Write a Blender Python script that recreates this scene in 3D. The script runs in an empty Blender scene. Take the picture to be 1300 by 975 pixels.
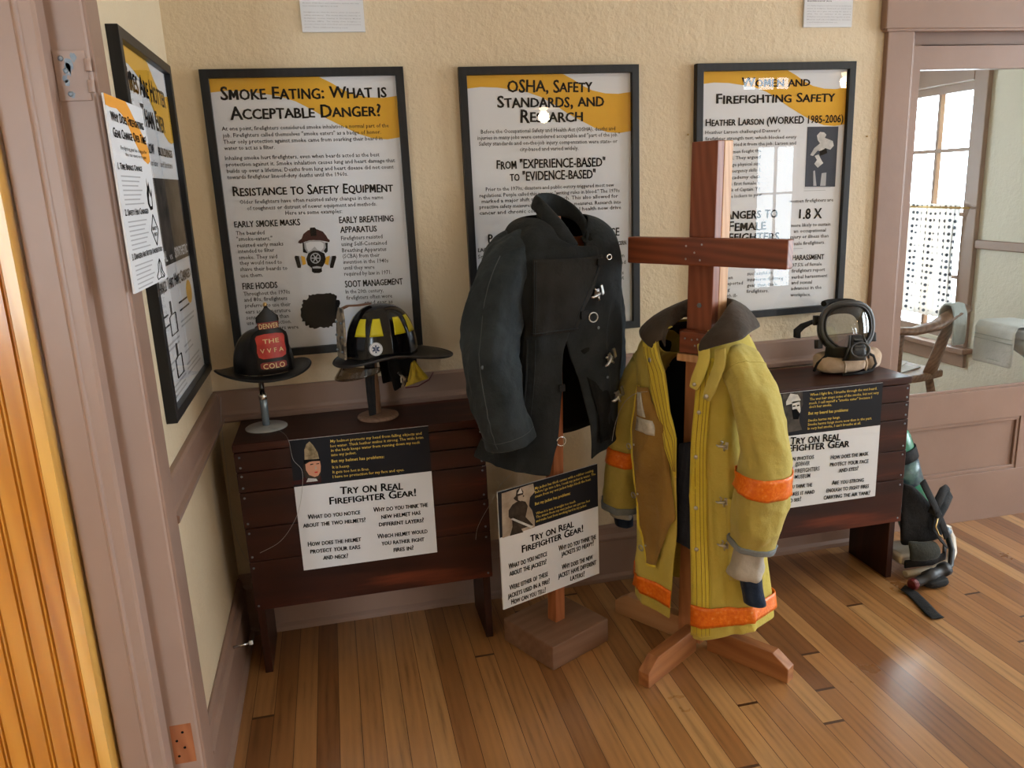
import bpy, bmesh, math, random
from mathutils import Vector, Matrix, noise
random.seed(4)
SC = bpy.context.scene
COL = SC.collection
V = Vector
R = math.radians
pi = math.pi

# ------------------------------------------------------------------ camera
CP = V((.459, -2.915, 1.621)); YAW, PIT, ROL, FPX = .2103, .2452, -.045, 1018.0
_f = V((math.sin(YAW)*math.cos(PIT), math.cos(YAW)*math.cos(PIT), -math.sin(PIT)))
_r = V((math.cos(YAW), -math.sin(YAW), 0)); _u = _r.cross(_f)
c_, s_ = math.cos(ROL), math.sin(ROL)
CR, CU, CF = c_*_r + s_*_u, -s_*_r + c_*_u, _f
def ray(u, v): return (CF*FPX + (u-650)*CR - (v-487.5)*CU).normalized()
def onplane(u, v, p, n):
    d = ray(u, v); return CP + d*((p-CP).dot(n)/d.dot(n))
def onX(u, v, x): return onplane(u, v, V((x, 0, 0)), V((1, 0, 0)))
def onY(u, v, y): return onplane(u, v, V((0, y, 0)), V((0, 1, 0)))
def onZ(u, v, z): return onplane(u, v, V((0, 0, z)), V((0, 0, 1)))
cd = bpy.data.cameras.new('camera'); cam = bpy.data.objects.new('camera', cd); COL.objects.link(cam)
M = Matrix((CR, CU, -CF)).transposed().to_4x4(); M.translation = CP
cam.matrix_world = M; cd.sensor_fit = 'HORIZONTAL'; cd.sensor_width = 36; cd.lens = 36*FPX/1300
cd.clip_start = .02; SC.camera = cam

# ------------------------------------------------------------------ materials
def newmat(name):
    m = bpy.data.materials.new(name); m.use_nodes = True
    nt = m.node_tree; b = nt.nodes['Principled BSDF']; return m, nt, b
def sset(b, k, v):
    if k in b.inputs: b.inputs[k].default_value = v
def N(nt, t, **kw):
    n = nt.nodes.new(t)
    for k, v in kw.items(): setattr(n, k, v)
    return n
def coord(nt, scale=(1, 1, 1), rot=(0, 0, 0)):
    tc = N(nt, 'ShaderNodeTexCoord'); mp = N(nt, 'ShaderNodeMapping')
    mp.inputs['Scale'].default_value = scale; mp.inputs['Rotation'].default_value = rot
    nt.links.new(tc.outputs['Object'], mp.inputs['Vector']); return mp.outputs['Vector']
def ramp(nt, fac, cols):
    r = N(nt, 'ShaderNodeValToRGB'); e = r.color_ramp.elements
    while len(e) < len(cols): e.new(.5)
    for i, (p, c) in enumerate(cols):
        e[i].position = p; e[i].color = (*c, 1)
    nt.links.new(fac, r.inputs['Fac']); return r.outputs['Color']
def noi(nt, vec, scale, detail=4, rough=.55):
    n = N(nt, 'ShaderNodeTexNoise'); n.inputs['Scale'].default_value = scale
    n.inputs['Detail'].default_value = detail; n.inputs['Roughness'].default_value = rough
    nt.links.new(vec, n.inputs['Vector']); return n.outputs['Fac']
def bump(nt, b, h, strength, dist=.01):
    n = N(nt, 'ShaderNodeBump'); n.inputs['Strength'].default_value = strength
    n.inputs['Distance'].default_value = dist
    nt.links.new(h, n.inputs['Height']); nt.links.new(n.outputs['Normal'], b.inputs['Normal'])
def flat(name, c, rough=.6, metal=0, spec=.5, emit=None, coat=0):
    m, nt, b = newmat(name)
    sset(b, 'Base Color', (*c, 1)); sset(b, 'Roughness', rough); sset(b, 'Metallic', metal)
    sset(b, 'Specular IOR Level', spec); sset(b, 'Coat Weight', coat); sset(b, 'Coat Roughness', .08)
    if emit: sset(b, 'Emission Color', (*c, 1)); sset(b, 'Emission Strength', emit)
    return m
def mottled(name, c1, c2, scale=8, rough=.6, bs=0, bscale=60, metal=0, spec=.5, p=(.35, .65), bd=.004, coat=0):
    m, nt, b = newmat(name); v = coord(nt)
    nt.links.new(ramp(nt, noi(nt, v, scale, 6), [(p[0], c1), (p[1], c2)]), b.inputs['Base Color'])
    sset(b, 'Roughness', rough); sset(b, 'Metallic', metal); sset(b, 'Specular IOR Level', spec); sset(b, 'Coat Weight', coat)
    if bs: bump(nt, b, noi(nt, v, bscale, 3), bs, bd)
    return m
def wood(name, cols, axis='Z', scale=1., rough=.45, bs=.15, coat=0, spec=.5, wv=.28):
    m, nt, b = newmat(name)
    k = {'X': (1.2, 14, 14), 'Y': (14, 1.2, 14), 'Z': (14, 14, 1.2)}[axis]
    v = coord(nt, tuple(q*scale for q in k))
    f1 = noi(nt, v, 2.2, 6, .6)
    w = N(nt, 'ShaderNodeTexWave', wave_type='BANDS', bands_direction='DIAGONAL')
    w.inputs['Scale'].default_value = 1.6; w.inputs['Distortion'].default_value = 5; w.inputs['Detail'].default_value = 3
    nt.links.new(v, w.inputs['Vector'])
    mx = N(nt, 'ShaderNodeMath', operation='MULTIPLY_ADD'); mx.inputs[1].default_value = wv
    nt.links.new(w.outputs['Fac'], mx.inputs[0]); 
    sc = N(nt, 'ShaderNodeMath', operation='MULTIPLY'); sc.inputs[1].default_value = 1-wv
    nt.links.new(f1, sc.inputs[0]); nt.links.new(sc.outputs[0], mx.inputs[2])
    n = len(cols)
    nt.links.new(ramp(nt, mx.outputs[0], [(.22+.56*i/(n-1), c) for i, c in enumerate(cols)]), b.inputs['Base Color'])
    sset(b, 'Roughness', rough); sset(b, 'Coat Weight', coat); sset(b, 'Coat Roughness', .15); sset(b, 'Specular IOR Level', spec)
    bump(nt, b, mx.outputs[0], bs, .002); return m
def glassmat(name, tint=(1, 1, 1), rough=.0, ior=1.5, k=1.0, dens=0):
    m = bpy.data.materials.new(name); m.use_nodes = True; nt = m.node_tree; nt.nodes.clear()
    o = N(nt, 'ShaderNodeOutputMaterial'); t = N(nt, 'ShaderNodeBsdfTransparent'); g = N(nt, 'ShaderNodeBsdfGlossy')
    t.inputs['Color'].default_value = (*tint, 1); g.inputs['Roughness'].default_value = rough
    g.inputs['Color'].default_value = (1, 1, 1, 1)
    fr = N(nt, 'ShaderNodeFresnel'); fr.inputs['IOR'].default_value = ior
    mu = N(nt, 'ShaderNodeMath', operation='MULTIPLY'); mu.inputs[1].default_value = k
    ge = N(nt, 'ShaderNodeNewGeometry'); ou = N(nt, 'ShaderNodeMath', operation='SUBTRACT'); ou.inputs[0].default_value = 1     # the leaving face adds no second mirror
    nt.links.new(ge.outputs['Backfacing'], ou.inputs[1]); fo = N(nt, 'ShaderNodeMath', operation='MULTIPLY')
    nt.links.new(fr.outputs[0], fo.inputs[0]); nt.links.new(ou.outputs[0], fo.inputs[1]); nt.links.new(fo.outputs[0], mu.inputs[0])
    mx = N(nt, 'ShaderNodeMixShader'); nt.links.new(mu.outputs[0], mx.inputs[0])
    nt.links.new(t.outputs[0], mx.inputs[1]); nt.links.new(g.outputs[0], mx.inputs[2])
    nt.links.new(mx.outputs[0], o.inputs['Surface']); return m

MT = {}
# plaster walls: cream, trowelled
def plaster(name, c1, c2):
    m, nt, b = newmat(name); v = coord(nt)
    nt.links.new(ramp(nt, noi(nt, v, 1.6, 5), [(.3, c1), (.7, c2)]), b.inputs['Base Color'])
    a = noi(nt, v, 26, 5, .6); c = noi(nt, v, 75, 3, .6)
    ad = N(nt, 'ShaderNodeMath', operation='MULTIPLY_ADD'); ad.inputs[1].default_value = .4
    nt.links.new(c, ad.inputs[0]); nt.links.new(a, ad.inputs[2])
    bump(nt, b, ad.outputs[0], .42, .013); sset(b, 'Roughness', .5); sset(b, 'Specular IOR Level', .35); return m
MT['plaster'] = plaster('cream plaster', (.675, .55, .378), (.715, .595, .418))
MT['plaster_back'] = plaster('pale plaster', (.66, .62, .52), (.70, .66, .56))
MT['ceil'] = mottled('ceiling paint', (.78, .74, .66), (.82, .78, .70), 2, .8)
MT['trim'] = mottled('mauve brown paint', (.27, .170, .128), (.31, .197, .150), 3, .42, .25, 30, bd=.002)
MT['trimpale'] = mottled('pale mauve paint', (.345, .235, .19), (.375, .26, .212), 3, .38, .3, 18, bd=.002)
MT['black'] = flat('black ink', (.007, .007, .008), .7, spec=.05)
MT['ink'] = flat('dark grey ink', (.018, .018, .021), .75, spec=.05)
MT['paper'] = mottled('white print paper', (.71, .725, .765), (.75, .765, .80), 2, .75, spec=.1)
MT['ochre'] = flat('ochre print', (.72, .40, .035), .7, spec=.2)
MT['orangeprint'] = flat('orange print', (.85, .38, .06), .7, spec=.2)
MT['greyprint'] = flat('grey print', (.42, .43, .46), .7, spec=.2)
MT['blackboard'] = flat('black printed panel', (.008, .009, .014), .6, spec=.25)
MT['yellowink'] = flat('yellow ink', (.75, .55, .12), .7, spec=.2)
MT['frame'] = wood('black frame', [(.008, .0085, .010), (.014, .015, .018)], 'Z', 1, .40, .05, 0, spec=.35)
MT['glass'] = glassmat('picture glass', (1, 1, 1), .0, 1.5, .7)
MT['pane'] = glassmat('window glass', (.96, .98, .98), .0, 1.5, .9)
MT['bench'] = wood('dark stained pine', [(.009, .0025, .0018), (.024, .0058, .0035), (.042, .0095, .005), (.19, .040, .016)], 'X', .34, .42, .12, .08, wv=.12, spec=.3)
MT['bench_end'] = wood('dark stained pine end', [(.010, .0035, .0025), (.026, .0075, .0045), (.055, .015, .007)], 'Z', .5, .42, .12, .08, wv=.12, spec=.3)
MT['post_red'] = wood('red stained pine', [(.17, .043, .018), (.24, .066, .028), (.30, .09, .04)], 'Z', 1, .5, .12, .05)
MT['post_red_x'] = wood('red stained pine crossbar', [(.13, .03, .012), (.21, .052, .02), (.27, .075, .03)], 'X', 1, .45, .12, .1)
MT['post_mid'] = wood('orange pine', [(.46, .185, .08), (.54, .23, .10), (.60, .27, .125)], 'Z', 1, .5, .1)
MT['pine'] = wood('pale pine', [(.50, .24, .10), (.60, .33, .155), (.68, .41, .22)], 'Z', 1.1, .5, .1)
MT['pine_foot'] = wood('pale pine foot', [(.48, .23, .10), (.58, .31, .15), (.66, .39, .21)], 'X', .6, .5, .1, wv=.12)
MT['foot'] = wood('brown redwood', [(.23, .075, .025), (.36, .14, .048), (.49, .22, .08)], 'X', .6, .5, .12, wv=.2)
MT['block'] = wood('worn block wood', [(.16, .078, .044), (.23, .125, .078), (.30, .18, .12)], 'X', .6, .45, .15, .05, wv=.1)
MT['blockpost'] = wood('orange stained post', [(.28, .09, .03), (.38, .13, .05), (.42, .16, .065)], 'Z', 1, .4, .1, .1)
MT['honey'] = wood('honey varnished board', [(.46, .165, .012), (.58, .235, .022), (.66, .30, .04)], 'Z', .5, .28, .05, .5)
MT['honey_edge'] = wood('pale honey edge', [(.60, .28, .04), (.78, .43, .09), (.85, .50, .12)], 'Z', .5, .28, .05, .5)
MT['steel'] = mottled('worn steel', (.45, .45, .44), (.68, .68, .67), 40, .3, metal=1)
MT['chrome'] = flat('chrome', (.62, .64, .66), .18, 1)
MT['greymetal'] = mottled('grey blue metal', (.16, .20, .24), (.25, .29, .33), 50, .5, metal=.6)
MT['brass'] = flat('brass', (.55, .38, .16), .35, 1)
# floor: strip oak boards running toward the back wall
def floor_mat():
    m, nt, b = newmat('oak strip floor'); L = nt.links.new
    tc = N(nt, 'ShaderNodeTexCoord'); sp = N(nt, 'ShaderNodeSeparateXYZ'); L(tc.outputs['Object'], sp.inputs[0])
    def mth(op, a, bb=None, c=None):
        n = N(nt, 'ShaderNodeMath', operation=op)
        for i, q in enumerate((a, bb, c)):
            if q is None: continue
            if isinstance(q, (int, float)): n.inputs[i].default_value = q
            else: L(q, n.inputs[i])
        return n.outputs[0]
    xs = mth('DIVIDE', sp.outputs['X'], .068)
    pid = mth('FLOOR', xs); fx = mth('FRACT', xs)
    wn = N(nt, 'ShaderNodeTexWhiteNoise', noise_dimensions='1D'); L(pid, wn.inputs['W'])
    yo = mth('MULTIPLY_ADD', wn.outputs['Value'], 3.7, sp.outputs['Y'])
    ys = mth('DIVIDE', yo, 3.4); bid = mth('FLOOR', ys); fy = mth('FRACT', ys)
    cmb = N(nt, 'ShaderNodeCombineXYZ'); L(pid, cmb.inputs[0]); L(bid, cmb.inputs[1])
    w2 = N(nt, 'ShaderNodeTexWhiteNoise', noise_dimensions='3D'); L(cmb.outputs[0], w2.inputs['Vector'])
    # grain coordinates, shifted per board
    g = N(nt, 'ShaderNodeCombineXYZ'); 
    L(mth('MULTIPLY_ADD', w2.outputs['Value'], 37., mth('MULTIPLY', sp.outputs['X'], 22.)), g.inputs[0])
    L(mth('MULTIPLY', sp.outputs['Y'], 1.6), g.inputs[1]); L(mth('MULTIPLY', w2.outputs['Value'], 11.), g.inputs[2])
    n1 = noi(nt, g.outputs[0], 2.0, 7, .62)
    wv = N(nt, 'ShaderNodeTexWave', wave_type='BANDS', bands_direction='X'); wv.inputs['Scale'].default_value = .55
    wv.inputs['Distortion'].default_value = 7; wv.inputs['Detail'].default_value = 4; wv.inputs['Detail Scale'].default_value = .8
    L(g.outputs[0], wv.inputs['Vector'])
    base = ramp(nt, w2.outputs['Value'], [(0, (.21, .085, .029)), (.3, (.335, .152, .052)), (.62, (.41, .20, .074)), (1, (.50, .275, .11))])
    gr = mth('MULTIPLY_ADD', wv.outputs['Fac'], .16, mth('MULTIPLY', n1, .95))
    gc = ramp(nt, gr, [(.28, (.55, .53, .50)), (.48, (.90, .90, .90)), (.8, (1.10, 1.09, 1.06))])
    mx = N(nt, 'ShaderNodeMix', data_type='RGBA', blend_type='MULTIPLY'); mx.inputs[0].default_value = 1
    L(base, mx.inputs[6]); L(gc, mx.inputs[7])
    edge = mth('MINIMUM', fx, mth('SUBTRACT', 1., fx)); ey = mth('MINIMUM', fy, mth('SUBTRACT', 1., fy))
    gap = mth('MINIMUM', mth('GREATER_THAN', edge, .014), mth('GREATER_THAN', ey, .0016))
    mg = N(nt, 'ShaderNodeMix', data_type='RGBA'); L(gap, mg.inputs[0]); mg.inputs[6].default_value = (.07, .027, .01, 1); L(mx.outputs[2], mg.inputs[7])
    L(mg.outputs[2], b.inputs['Base Color'])
    rr = noi(nt, tc.outputs['Object'], 3, 5); L(mth('MULTIPLY_ADD', rr, .22, .20), b.inputs['Roughness'])
    sset(b, 'Coat Weight', .35); sset(b, 'Coat Roughness', .16)
    bump(nt, b, mth('MULTIPLY_ADD', gap, 1., mth('MULTIPLY', n1, .25)), .18, .002); return m
MT['floor'] = floor_mat()

# ------------------------------------------------------------------ mesh helper
class MB:
    def __init__(s): s.bm = bmesh.new()
    def add(s, verts, faces, mi=0, smooth=False):
        vs = [s.bm.verts.new(v) for v in verts]; out = []
        for f in faces:
            try:
                q = s.bm.faces.new([vs[i] for i in f]); q.material_index = mi; q.smooth = smooth; out.append(q)
            except ValueError: pass
        return vs
    def box(s, lo, hi, mi=0, M=None):
        x0, y0, z0 = lo; x1, y1, z1 = hi
        p = [V(q) for q in ((x0,y0,z0),(x1,y0,z0),(x1,y1,z0),(x0,y1,z0),(x0,y0,z1),(x1,y0,z1),(x1,y1,z1),(x0,y1,z1))]
        if M: p = [M @ q for q in p]
        s.add(p, [(3,2,1,0),(4,5,6,7),(0,1,5,4),(1,2,6,5),(2,3,7,6),(3,0,4,7)], mi); return s
    def prism(s, pts, d, mi=0):
        pts = [V(p) for p in pts]; d = V(d); n = len(pts)
        s.add(pts + [p+d for p in pts], [tuple(range(n))[::-1], tuple(range(n, 2*n))] + [(i, (i+1) % n, n+(i+1) % n, n+i) for i in range(n)], mi); return s
    def ngon(s, pts, mi=0):
        s.add([V(p) for p in pts], [tuple(range(len(pts)))], mi); return s
    def grid(s, rows, mi=0, closed=False, smooth=True):
        n = len(rows[0]); vs = [p for r in rows for p in r]; f = []
        for i in range(len(rows)-1):
            for j in range(n if closed else n-1):
                k = (j+1) % n; f.append((i*n+j, i*n+k, (i+1)*n+k, (i+1)*n+j))
        s.add(vs, f, mi, smooth); return s
    def tube(s, pts, r, n=8, mi=0, flat=None, caps=True, closed=False, smooth=True):
        """flat=(normal vector, thickness ratio): elliptical section, thin along the normal"""
        pts = [V(p) for p in pts]; L = len(pts); rows = []; prev = None
        for i, p in enumerate(pts):
            a = pts[(i-1) % L] if (closed or i > 0) else p; b = pts[(i+1) % L] if (closed or i < L-1) else p
            t = (b-a).normalized()
            if flat is not None: nrm = (V(flat[0]) - t*V(flat[0]).dot(t)).normalized()
            elif prev is None:
                h = V((0, 0, 1)) if abs(t.z) < .9 else V((1, 0, 0)); nrm = (h - t*h.dot(t)).normalized()
            else: nrm = (prev - t*prev.dot(t)).normalized()
            prev = nrm; bn = t.cross(nrm); rr = r[i] if isinstance(r, (list, tuple)) else r
            k = flat[1] if flat is not None else 1
            rows.append([p + nrm*(rr*k*math.sin(2*pi*j/n)) + bn*(rr*math.cos(2*pi*j/n)) for j in range(n)])
        if closed: rows.append(rows[0])
        s.grid(rows, mi, True, smooth)
        if caps and not closed:
            for rw, rev in ((rows[0], False), (rows[-1], True)):
                s.add(rw[::-1] if rev else rw, [tuple(range(n))], mi)
        return s
    def lathe(s, prof, n=32, mi=0, M=None, smooth=True, caps=True):
        rows = [[V((r*math.cos(2*pi*j/n), r*math.sin(2*pi*j/n), z)) for j in range(n)] for r, z in prof]
        if M: rows = [[M @ p for p in rw] for rw in rows]
        s.grid(rows, mi, True, smooth)
        if caps:
            for rw in (rows[0], rows[-1]): s.add(rw, [tuple(range(n))], mi)
        return s
    def ball(s, c, r, mi=0, n=16, M=None):
        c = V(c); r = (r, r, r) if isinstance(r, (int, float)) else r
        rows = []
        for i in range(n//2+1):
            e = -pi/2 + pi*i/(n//2)
            rows.append([V((r[0]*math.cos(e)*math.cos(2*pi*j/n), r[1]*math.cos(e)*math.sin(2*pi*j/n), r[2]*math.sin(e))) for j in range(n)])
        if M: rows = [[M @ p for p in rw] for rw in rows]
        s.grid([[p+c for p in rw] for rw in rows], mi, True); return s
    def build(s, name, mats, parent=None, bevel=0, solid=0, sub=0, weld=True, world=False, segs=2):
        if weld: bmesh.ops.remove_doubles(s.bm, verts=s.bm.verts, dist=1e-6)
        bmesh.ops.recalc_face_normals(s.bm, faces=s.bm.faces)
        me = bpy.data.meshes.new(name); s.bm.to_mesh(me); s.bm.free()
        for m in (mats if isinstance(mats, (list, tuple)) else [mats]): me.materials.append(MT[m] if isinstance(m, str) else m)
        o = bpy.data.objects.new(name, me); COL.objects.link(o)
        if parent:
            o.parent = parent
            if world: o.matrix_parent_inverse = fullmat(parent).inverted()
        if solid:
            q = o.modifiers.new('thickness', 'SOLIDIFY'); q.thickness = solid; q.offset = 0
        if bevel:
            q = o.modifiers.new('edges', 'BEVEL'); q.width = bevel; q.segments = segs; q.limit_method = 'ANGLE'; q.angle_limit = R(40); q.harden_normals = False
        if sub:
            q = o.modifiers.new('smooth', 'SUBSURF'); q.levels = sub; q.render_levels = sub
        return o
def fullmat(o):
    m = Matrix.LocRotScale(o.location, o.rotation_euler, o.scale)
    return (fullmat(o.parent) @ o.matrix_parent_inverse @ m) if o.parent else m
def tag(o, label, cat, group=None):
    o['label'] = label; o['category'] = cat
    if group: o['group'] = group
    return o
def thing(name, label, cat, loc=(0, 0, 0), rz=0, group=None):
    o = bpy.data.objects.new(name, None); COL.objects.link(o); o.empty_display_size = .05
    o.location = loc; o.rotation_euler = (0, 0, rz); return tag(o, label, cat, group)
def struct(name, mb, mats, bevel=0, parent=None):
    o = mb.build(name, mats, parent, bevel)
    if not parent: o['kind'] = 'structure'
    return o
def loc_of(root, p):          # world point into a thing's own frame
    return fullmat(root).inverted() @ V(p)

# ------------------------------------------------------------------ lettering
_td = bpy.data.curves.new('lettering', 'FONT'); _to = bpy.data.objects.new('lettering', _td); COL.objects.link(_to)
_td.resolution_u = 2
def glyphs(s, head):
    _td.body = s; _td.space_character = 1.07 if head else 1.0; _td.offset = .006 if head == 1 else (.014 if head == 2 else .005); _td.small_caps_scale = .8
    if head in (1, ):
        for f in _td.body_format: f.use_small_caps = True
    else:
        for f in _td.body_format: f.use_small_caps = False
    _td.resolution_u = 2 if head else 1
    dg = bpy.context.evaluated_depsgraph_get(); dg.update()
    ev = _to.evaluated_get(dg); me = ev.to_mesh()
    vs = [v.co.copy() for v in me.vertices]; fs = [tuple(p.vertices) for p in me.polygons]; ev.to_mesh_clear()
    return vs, fs
_hv, _ = glyphs('H', 0); CAPH = max(v.y for v in _hv)
def lerp_(a, b, t): return a+(b-a)*t
def islands(nv, fs):
    par = list(range(nv))
    def fd(a):
        while par[a] != a: par[a] = par[par[a]]; a = par[a]
        return a
    for f in fs:
        for q in f[1:]: par[fd(q)] = fd(f[0])
    return [fd(i) for i in range(nv)]
def write(mb, s, p0, p1, up, cap, mi=0, head=0, nrm=None, off=0.0):
    """lettering with its baseline running from p0 to p1"""
    vs, fs = glyphs(s, head)
    if not vs: return
    x0 = min(v.x for v in vs); x1 = max(v.x for v in vs); d = V(p1)-V(p0); up = V(up)
    if nrm is not None: p0 = V(p0) + V(nrm)*off
    if head == 1:
        isl = islands(len(vs), fs); bb = {}
        for i, k in enumerate(isl):
            q = bb.setdefault(k, [9e9, -9e9, 9e9, -9e9]); v = vs[i]
            q[0] = min(q[0], v.x); q[1] = max(q[1], v.x); q[2] = min(q[2], v.y); q[3] = max(q[3], v.y)
        order = sorted(bb, key=lambda k: bb[k][0]); at = 0; ms = set()
        for chq in s.replace(' ', ''):              # the poster lettering has an open M with a short middle
            n_ = {'?': 2, '!': 2, ':': 2, ';': 2, '"': 2, '%': 3}.get(chq, 1)
            if chq in 'mM' and at < len(order): ms.add(order[at])
            at += n_
        if at == len(order) and ms:
            keep = [f for f in fs if isl[f[0]] not in ms]; used = sorted({i for f in keep for i in f}); mp_i = {o: n for n, o in enumerate(used)}
            vs = [vs[i] for i in used]; fs = [tuple(mp_i[i] for i in f) for f in keep]
            for k in ms:
                x_0, x_1, y_0, y_1 = bb[k]; b0 = len(vs)
                vs += [V((lerp_(x_0, x_1, a), lerp_(y_0, y_1, b), 0)) for a, b in ((0, 0), (0, 1), (.26, 1), (.5, .56), (.74, 1), (1, 1), (1, 0), (.78, 0), (.78, .56), (.5, .16), (.22, .56), (.22, 0))]
                fs.append(tuple(range(b0, b0+12)))
        isl = islands(len(vs), fs); rnd = {}
        for i, k in enumerate(isl):
            rnd.setdefault(k, [vs[i].x, vs[i].x, vs[i].y, vs[i].y]); q = rnd[k]
            q[0] = min(q[0], vs[i].x); q[1] = max(q[1], vs[i].x); q[2] = min(q[2], vs[i].y); q[3] = max(q[3], vs[i].y)
        rs = random.Random(len(s)); jit = {k: (rs.uniform(-.05, .05), rs.uniform(-.03, .03), rs.uniform(.9, 1.06)) for k in rnd}
        for i, k in enumerate(isl):
            q = rnd[k]; cx = (q[0]+q[1])/2; cy = (q[2]+q[3])/2; a, dy, sc = jit[k]; v = vs[i]
            w = 1.10 if v.y < cy else 1.02          # heavier foot, as in the poster's carved lettering
            dx = (v.x-cx)*w
            vs[i] = V((cx + dx - a*(v.y-cy), cy + dy*.5 + (v.y-cy)*sc + a*dx, 0))
    nl = d.cross(up).normalized()
    for k, dx in enumerate((0, -.024, .024, -.012, .012) if head == 1 else (0,)):      # heavy strokes
        mb.add([V(p0) + d*((v.x+dx-x0)/(x1-x0)) + up*((v.y+(.012 if k > 2 else 0))/CAPH*cap) + nl*(.00004*k) for v in vs], fs, mi)
class Print:
    """a flat printed sheet: lines and patches are given where they read in the photograph and land on the sheet's own plane"""
    def __init__(s, p, n, mb, root=None):
        s.p, s.n, s.mb = V(p), V(n).normalized(), mb; s.inv = fullmat(root).inverted() if root else Matrix()
        s.zoom(0, 0, 1)
    def zoom(s, ox, oy, k): s.ox, s.oy, s.k = ox, oy, k
    def at(s, x, y, off=0): return s.inv @ (onplane(s.ox+x/s.k, s.oy+y/s.k, s.p, s.n) + s.n*off)
    def line(s, t, x0, y0, x1, y1, cap, mi=0, head=0, off=.0011):
        p0, p1 = s.at(x0, y0, off), s.at(x1, y1, off)
        nl = (s.inv.to_3x3() @ s.n).normalized(); up = nl.cross((p1-p0).normalized()).normalized()
        if up.z < 0: up = -up
        h = abs((s.at(x0, y0-cap, off)-p0).dot(up))
        write(s.mb, t, p0, p1, up, h, mi, head)
    def patch(s, pts, mi, off=.0006): s.mb.ngon([s.at(x, y, off) for x, y in pts], mi)
    def disc(s, x, y, rx, ry, mi, off=.0006, n=20, a0=0, a1=2*pi):
        s.patch([(x+rx*math.cos(a0+(a1-a0)*i/n), y+ry*math.sin(a0+(a1-a0)*i/n)) for i in range(n)], mi, off)
# ------------------------------------------------------------------ room shell
def st_box(name, lo, hi, m, bevel=0): return struct(name, MB().box(lo, hi), m, bevel)
st_box('floor', (-2.4, -5.4, -.06), (6.4, 2.8, 0), 'floor')
st_box('ceiling', (-2.4, -5.4, 3.0), (6.4, 2.8, 3.08), 'ceil')
DOORX0, DOORX1 = 2.72, 4.05
wb = MB().box((-.12, 0, 0), (2.62, .12, 3.0)).box((2.62, 0, 2.3), (4.2, .12, 3.0)).box((4.15, 0, 0), (6.4, .12, 3.0))
struct('wall_back', wb, 'plaster')
wl = MB().box((-.12, -.95, 0), (0, 0, 3.0)).box((-.12, -5.4, 0), (0, -2.1, 3.0)).box((-.12, -2.1, 2.3), (0, -.95, 3.0))
struct('wall_left', wl, 'plaster')
# hall beyond the doorway, closed in
st_box('wall_hall_side', (-2.4, -5.4, 0), (-2.3, -1.2, 3.0), 'plaster')

def refl(u, v, yw):
    p = onY(u, v, -.017); d = ray(u, v); d = V((d.x, -d.y, d.z)); return p + d*((yw-p.y)/d.y)
YF = -5.2
# windows of the front wall (first two seen mirrored in the poster glass)
a, b_ = refl(962, 184, YF), refl(1008, 305, YF); t0, t1 = refl(941, 95, YF), refl(1011, 118, YF)
WF = [(a.x-.02, b_.x+.05, b_.z-.55, a.z+.02), (t0.x, t1.x, t1.z, t0.z+.02)]
WF.append((3.72, 4.16, .75, 2.45)); WF.append((-1.9, -1.0, .75, 2.5))  # unseen extra windows, added to light the room and the hall-side jamb
def wall_with_holes(name, u0, u1, holes, fn, m):
    """wall in (u,z) with rectangular holes; fn(u0,u1,z0,z1) -> box corners"""
    us = sorted({u0, u1, *[h[0] for h in holes], *[h[1] for h in holes]}); zs = sorted({0, 3.0, *[h[2] for h in holes], *[h[3] for h in holes]})
    mb = MB()
    for i in range(len(us)-1):
        for j in range(len(zs)-1):
            uc, zc = (us[i]+us[i+1])/2, (zs[j]+zs[j+1])/2
            if any(h[0] < uc < h[1] and h[2] < zc < h[3] for h in holes): continue
            mb.box(*fn(us[i], us[i+1], zs[j], zs[j+1]))
    return struct(name, mb, m)
wall_with_holes('wall_front', -2.4, 6.4, WF, lambda p, q, r, s: ((p, YF-.12, r), (q, YF, s)), 'plaster')
WR = [(-2.55, -1.55, .6, 2.6), (-1.3, -.2, .6, 2.6)]
wall_with_holes('wall_right', -5.4, 2.8, WR, lambda p, q, r, s: ((6.2, p, r), (6.32, q, s)), 'plaster')
WK = [(1.07, 1.75, .60, 2.06)]
XB = 4.0
wall_with_holes('wall_washroom_side', .12, 2.7, WK, lambda p, q, r, s: ((XB, p, r), (XB+.12, q, s)), 'plaster_back')
WE = (1.75, 2.65, .9, 2.3)  # unseen end window, added to brighten the washroom side wall
wall_with_holes('wall_washroom_end', 1.5, XB+.12, [WE], lambda p, q, r, s: ((p, 2.6, r), (q, 2.7, s)), 'plaster_back')
st_box('wall_washroom_left', (1.5, .12, 0), (1.6, 2.6, 3.0), 'plaster_back')

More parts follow.
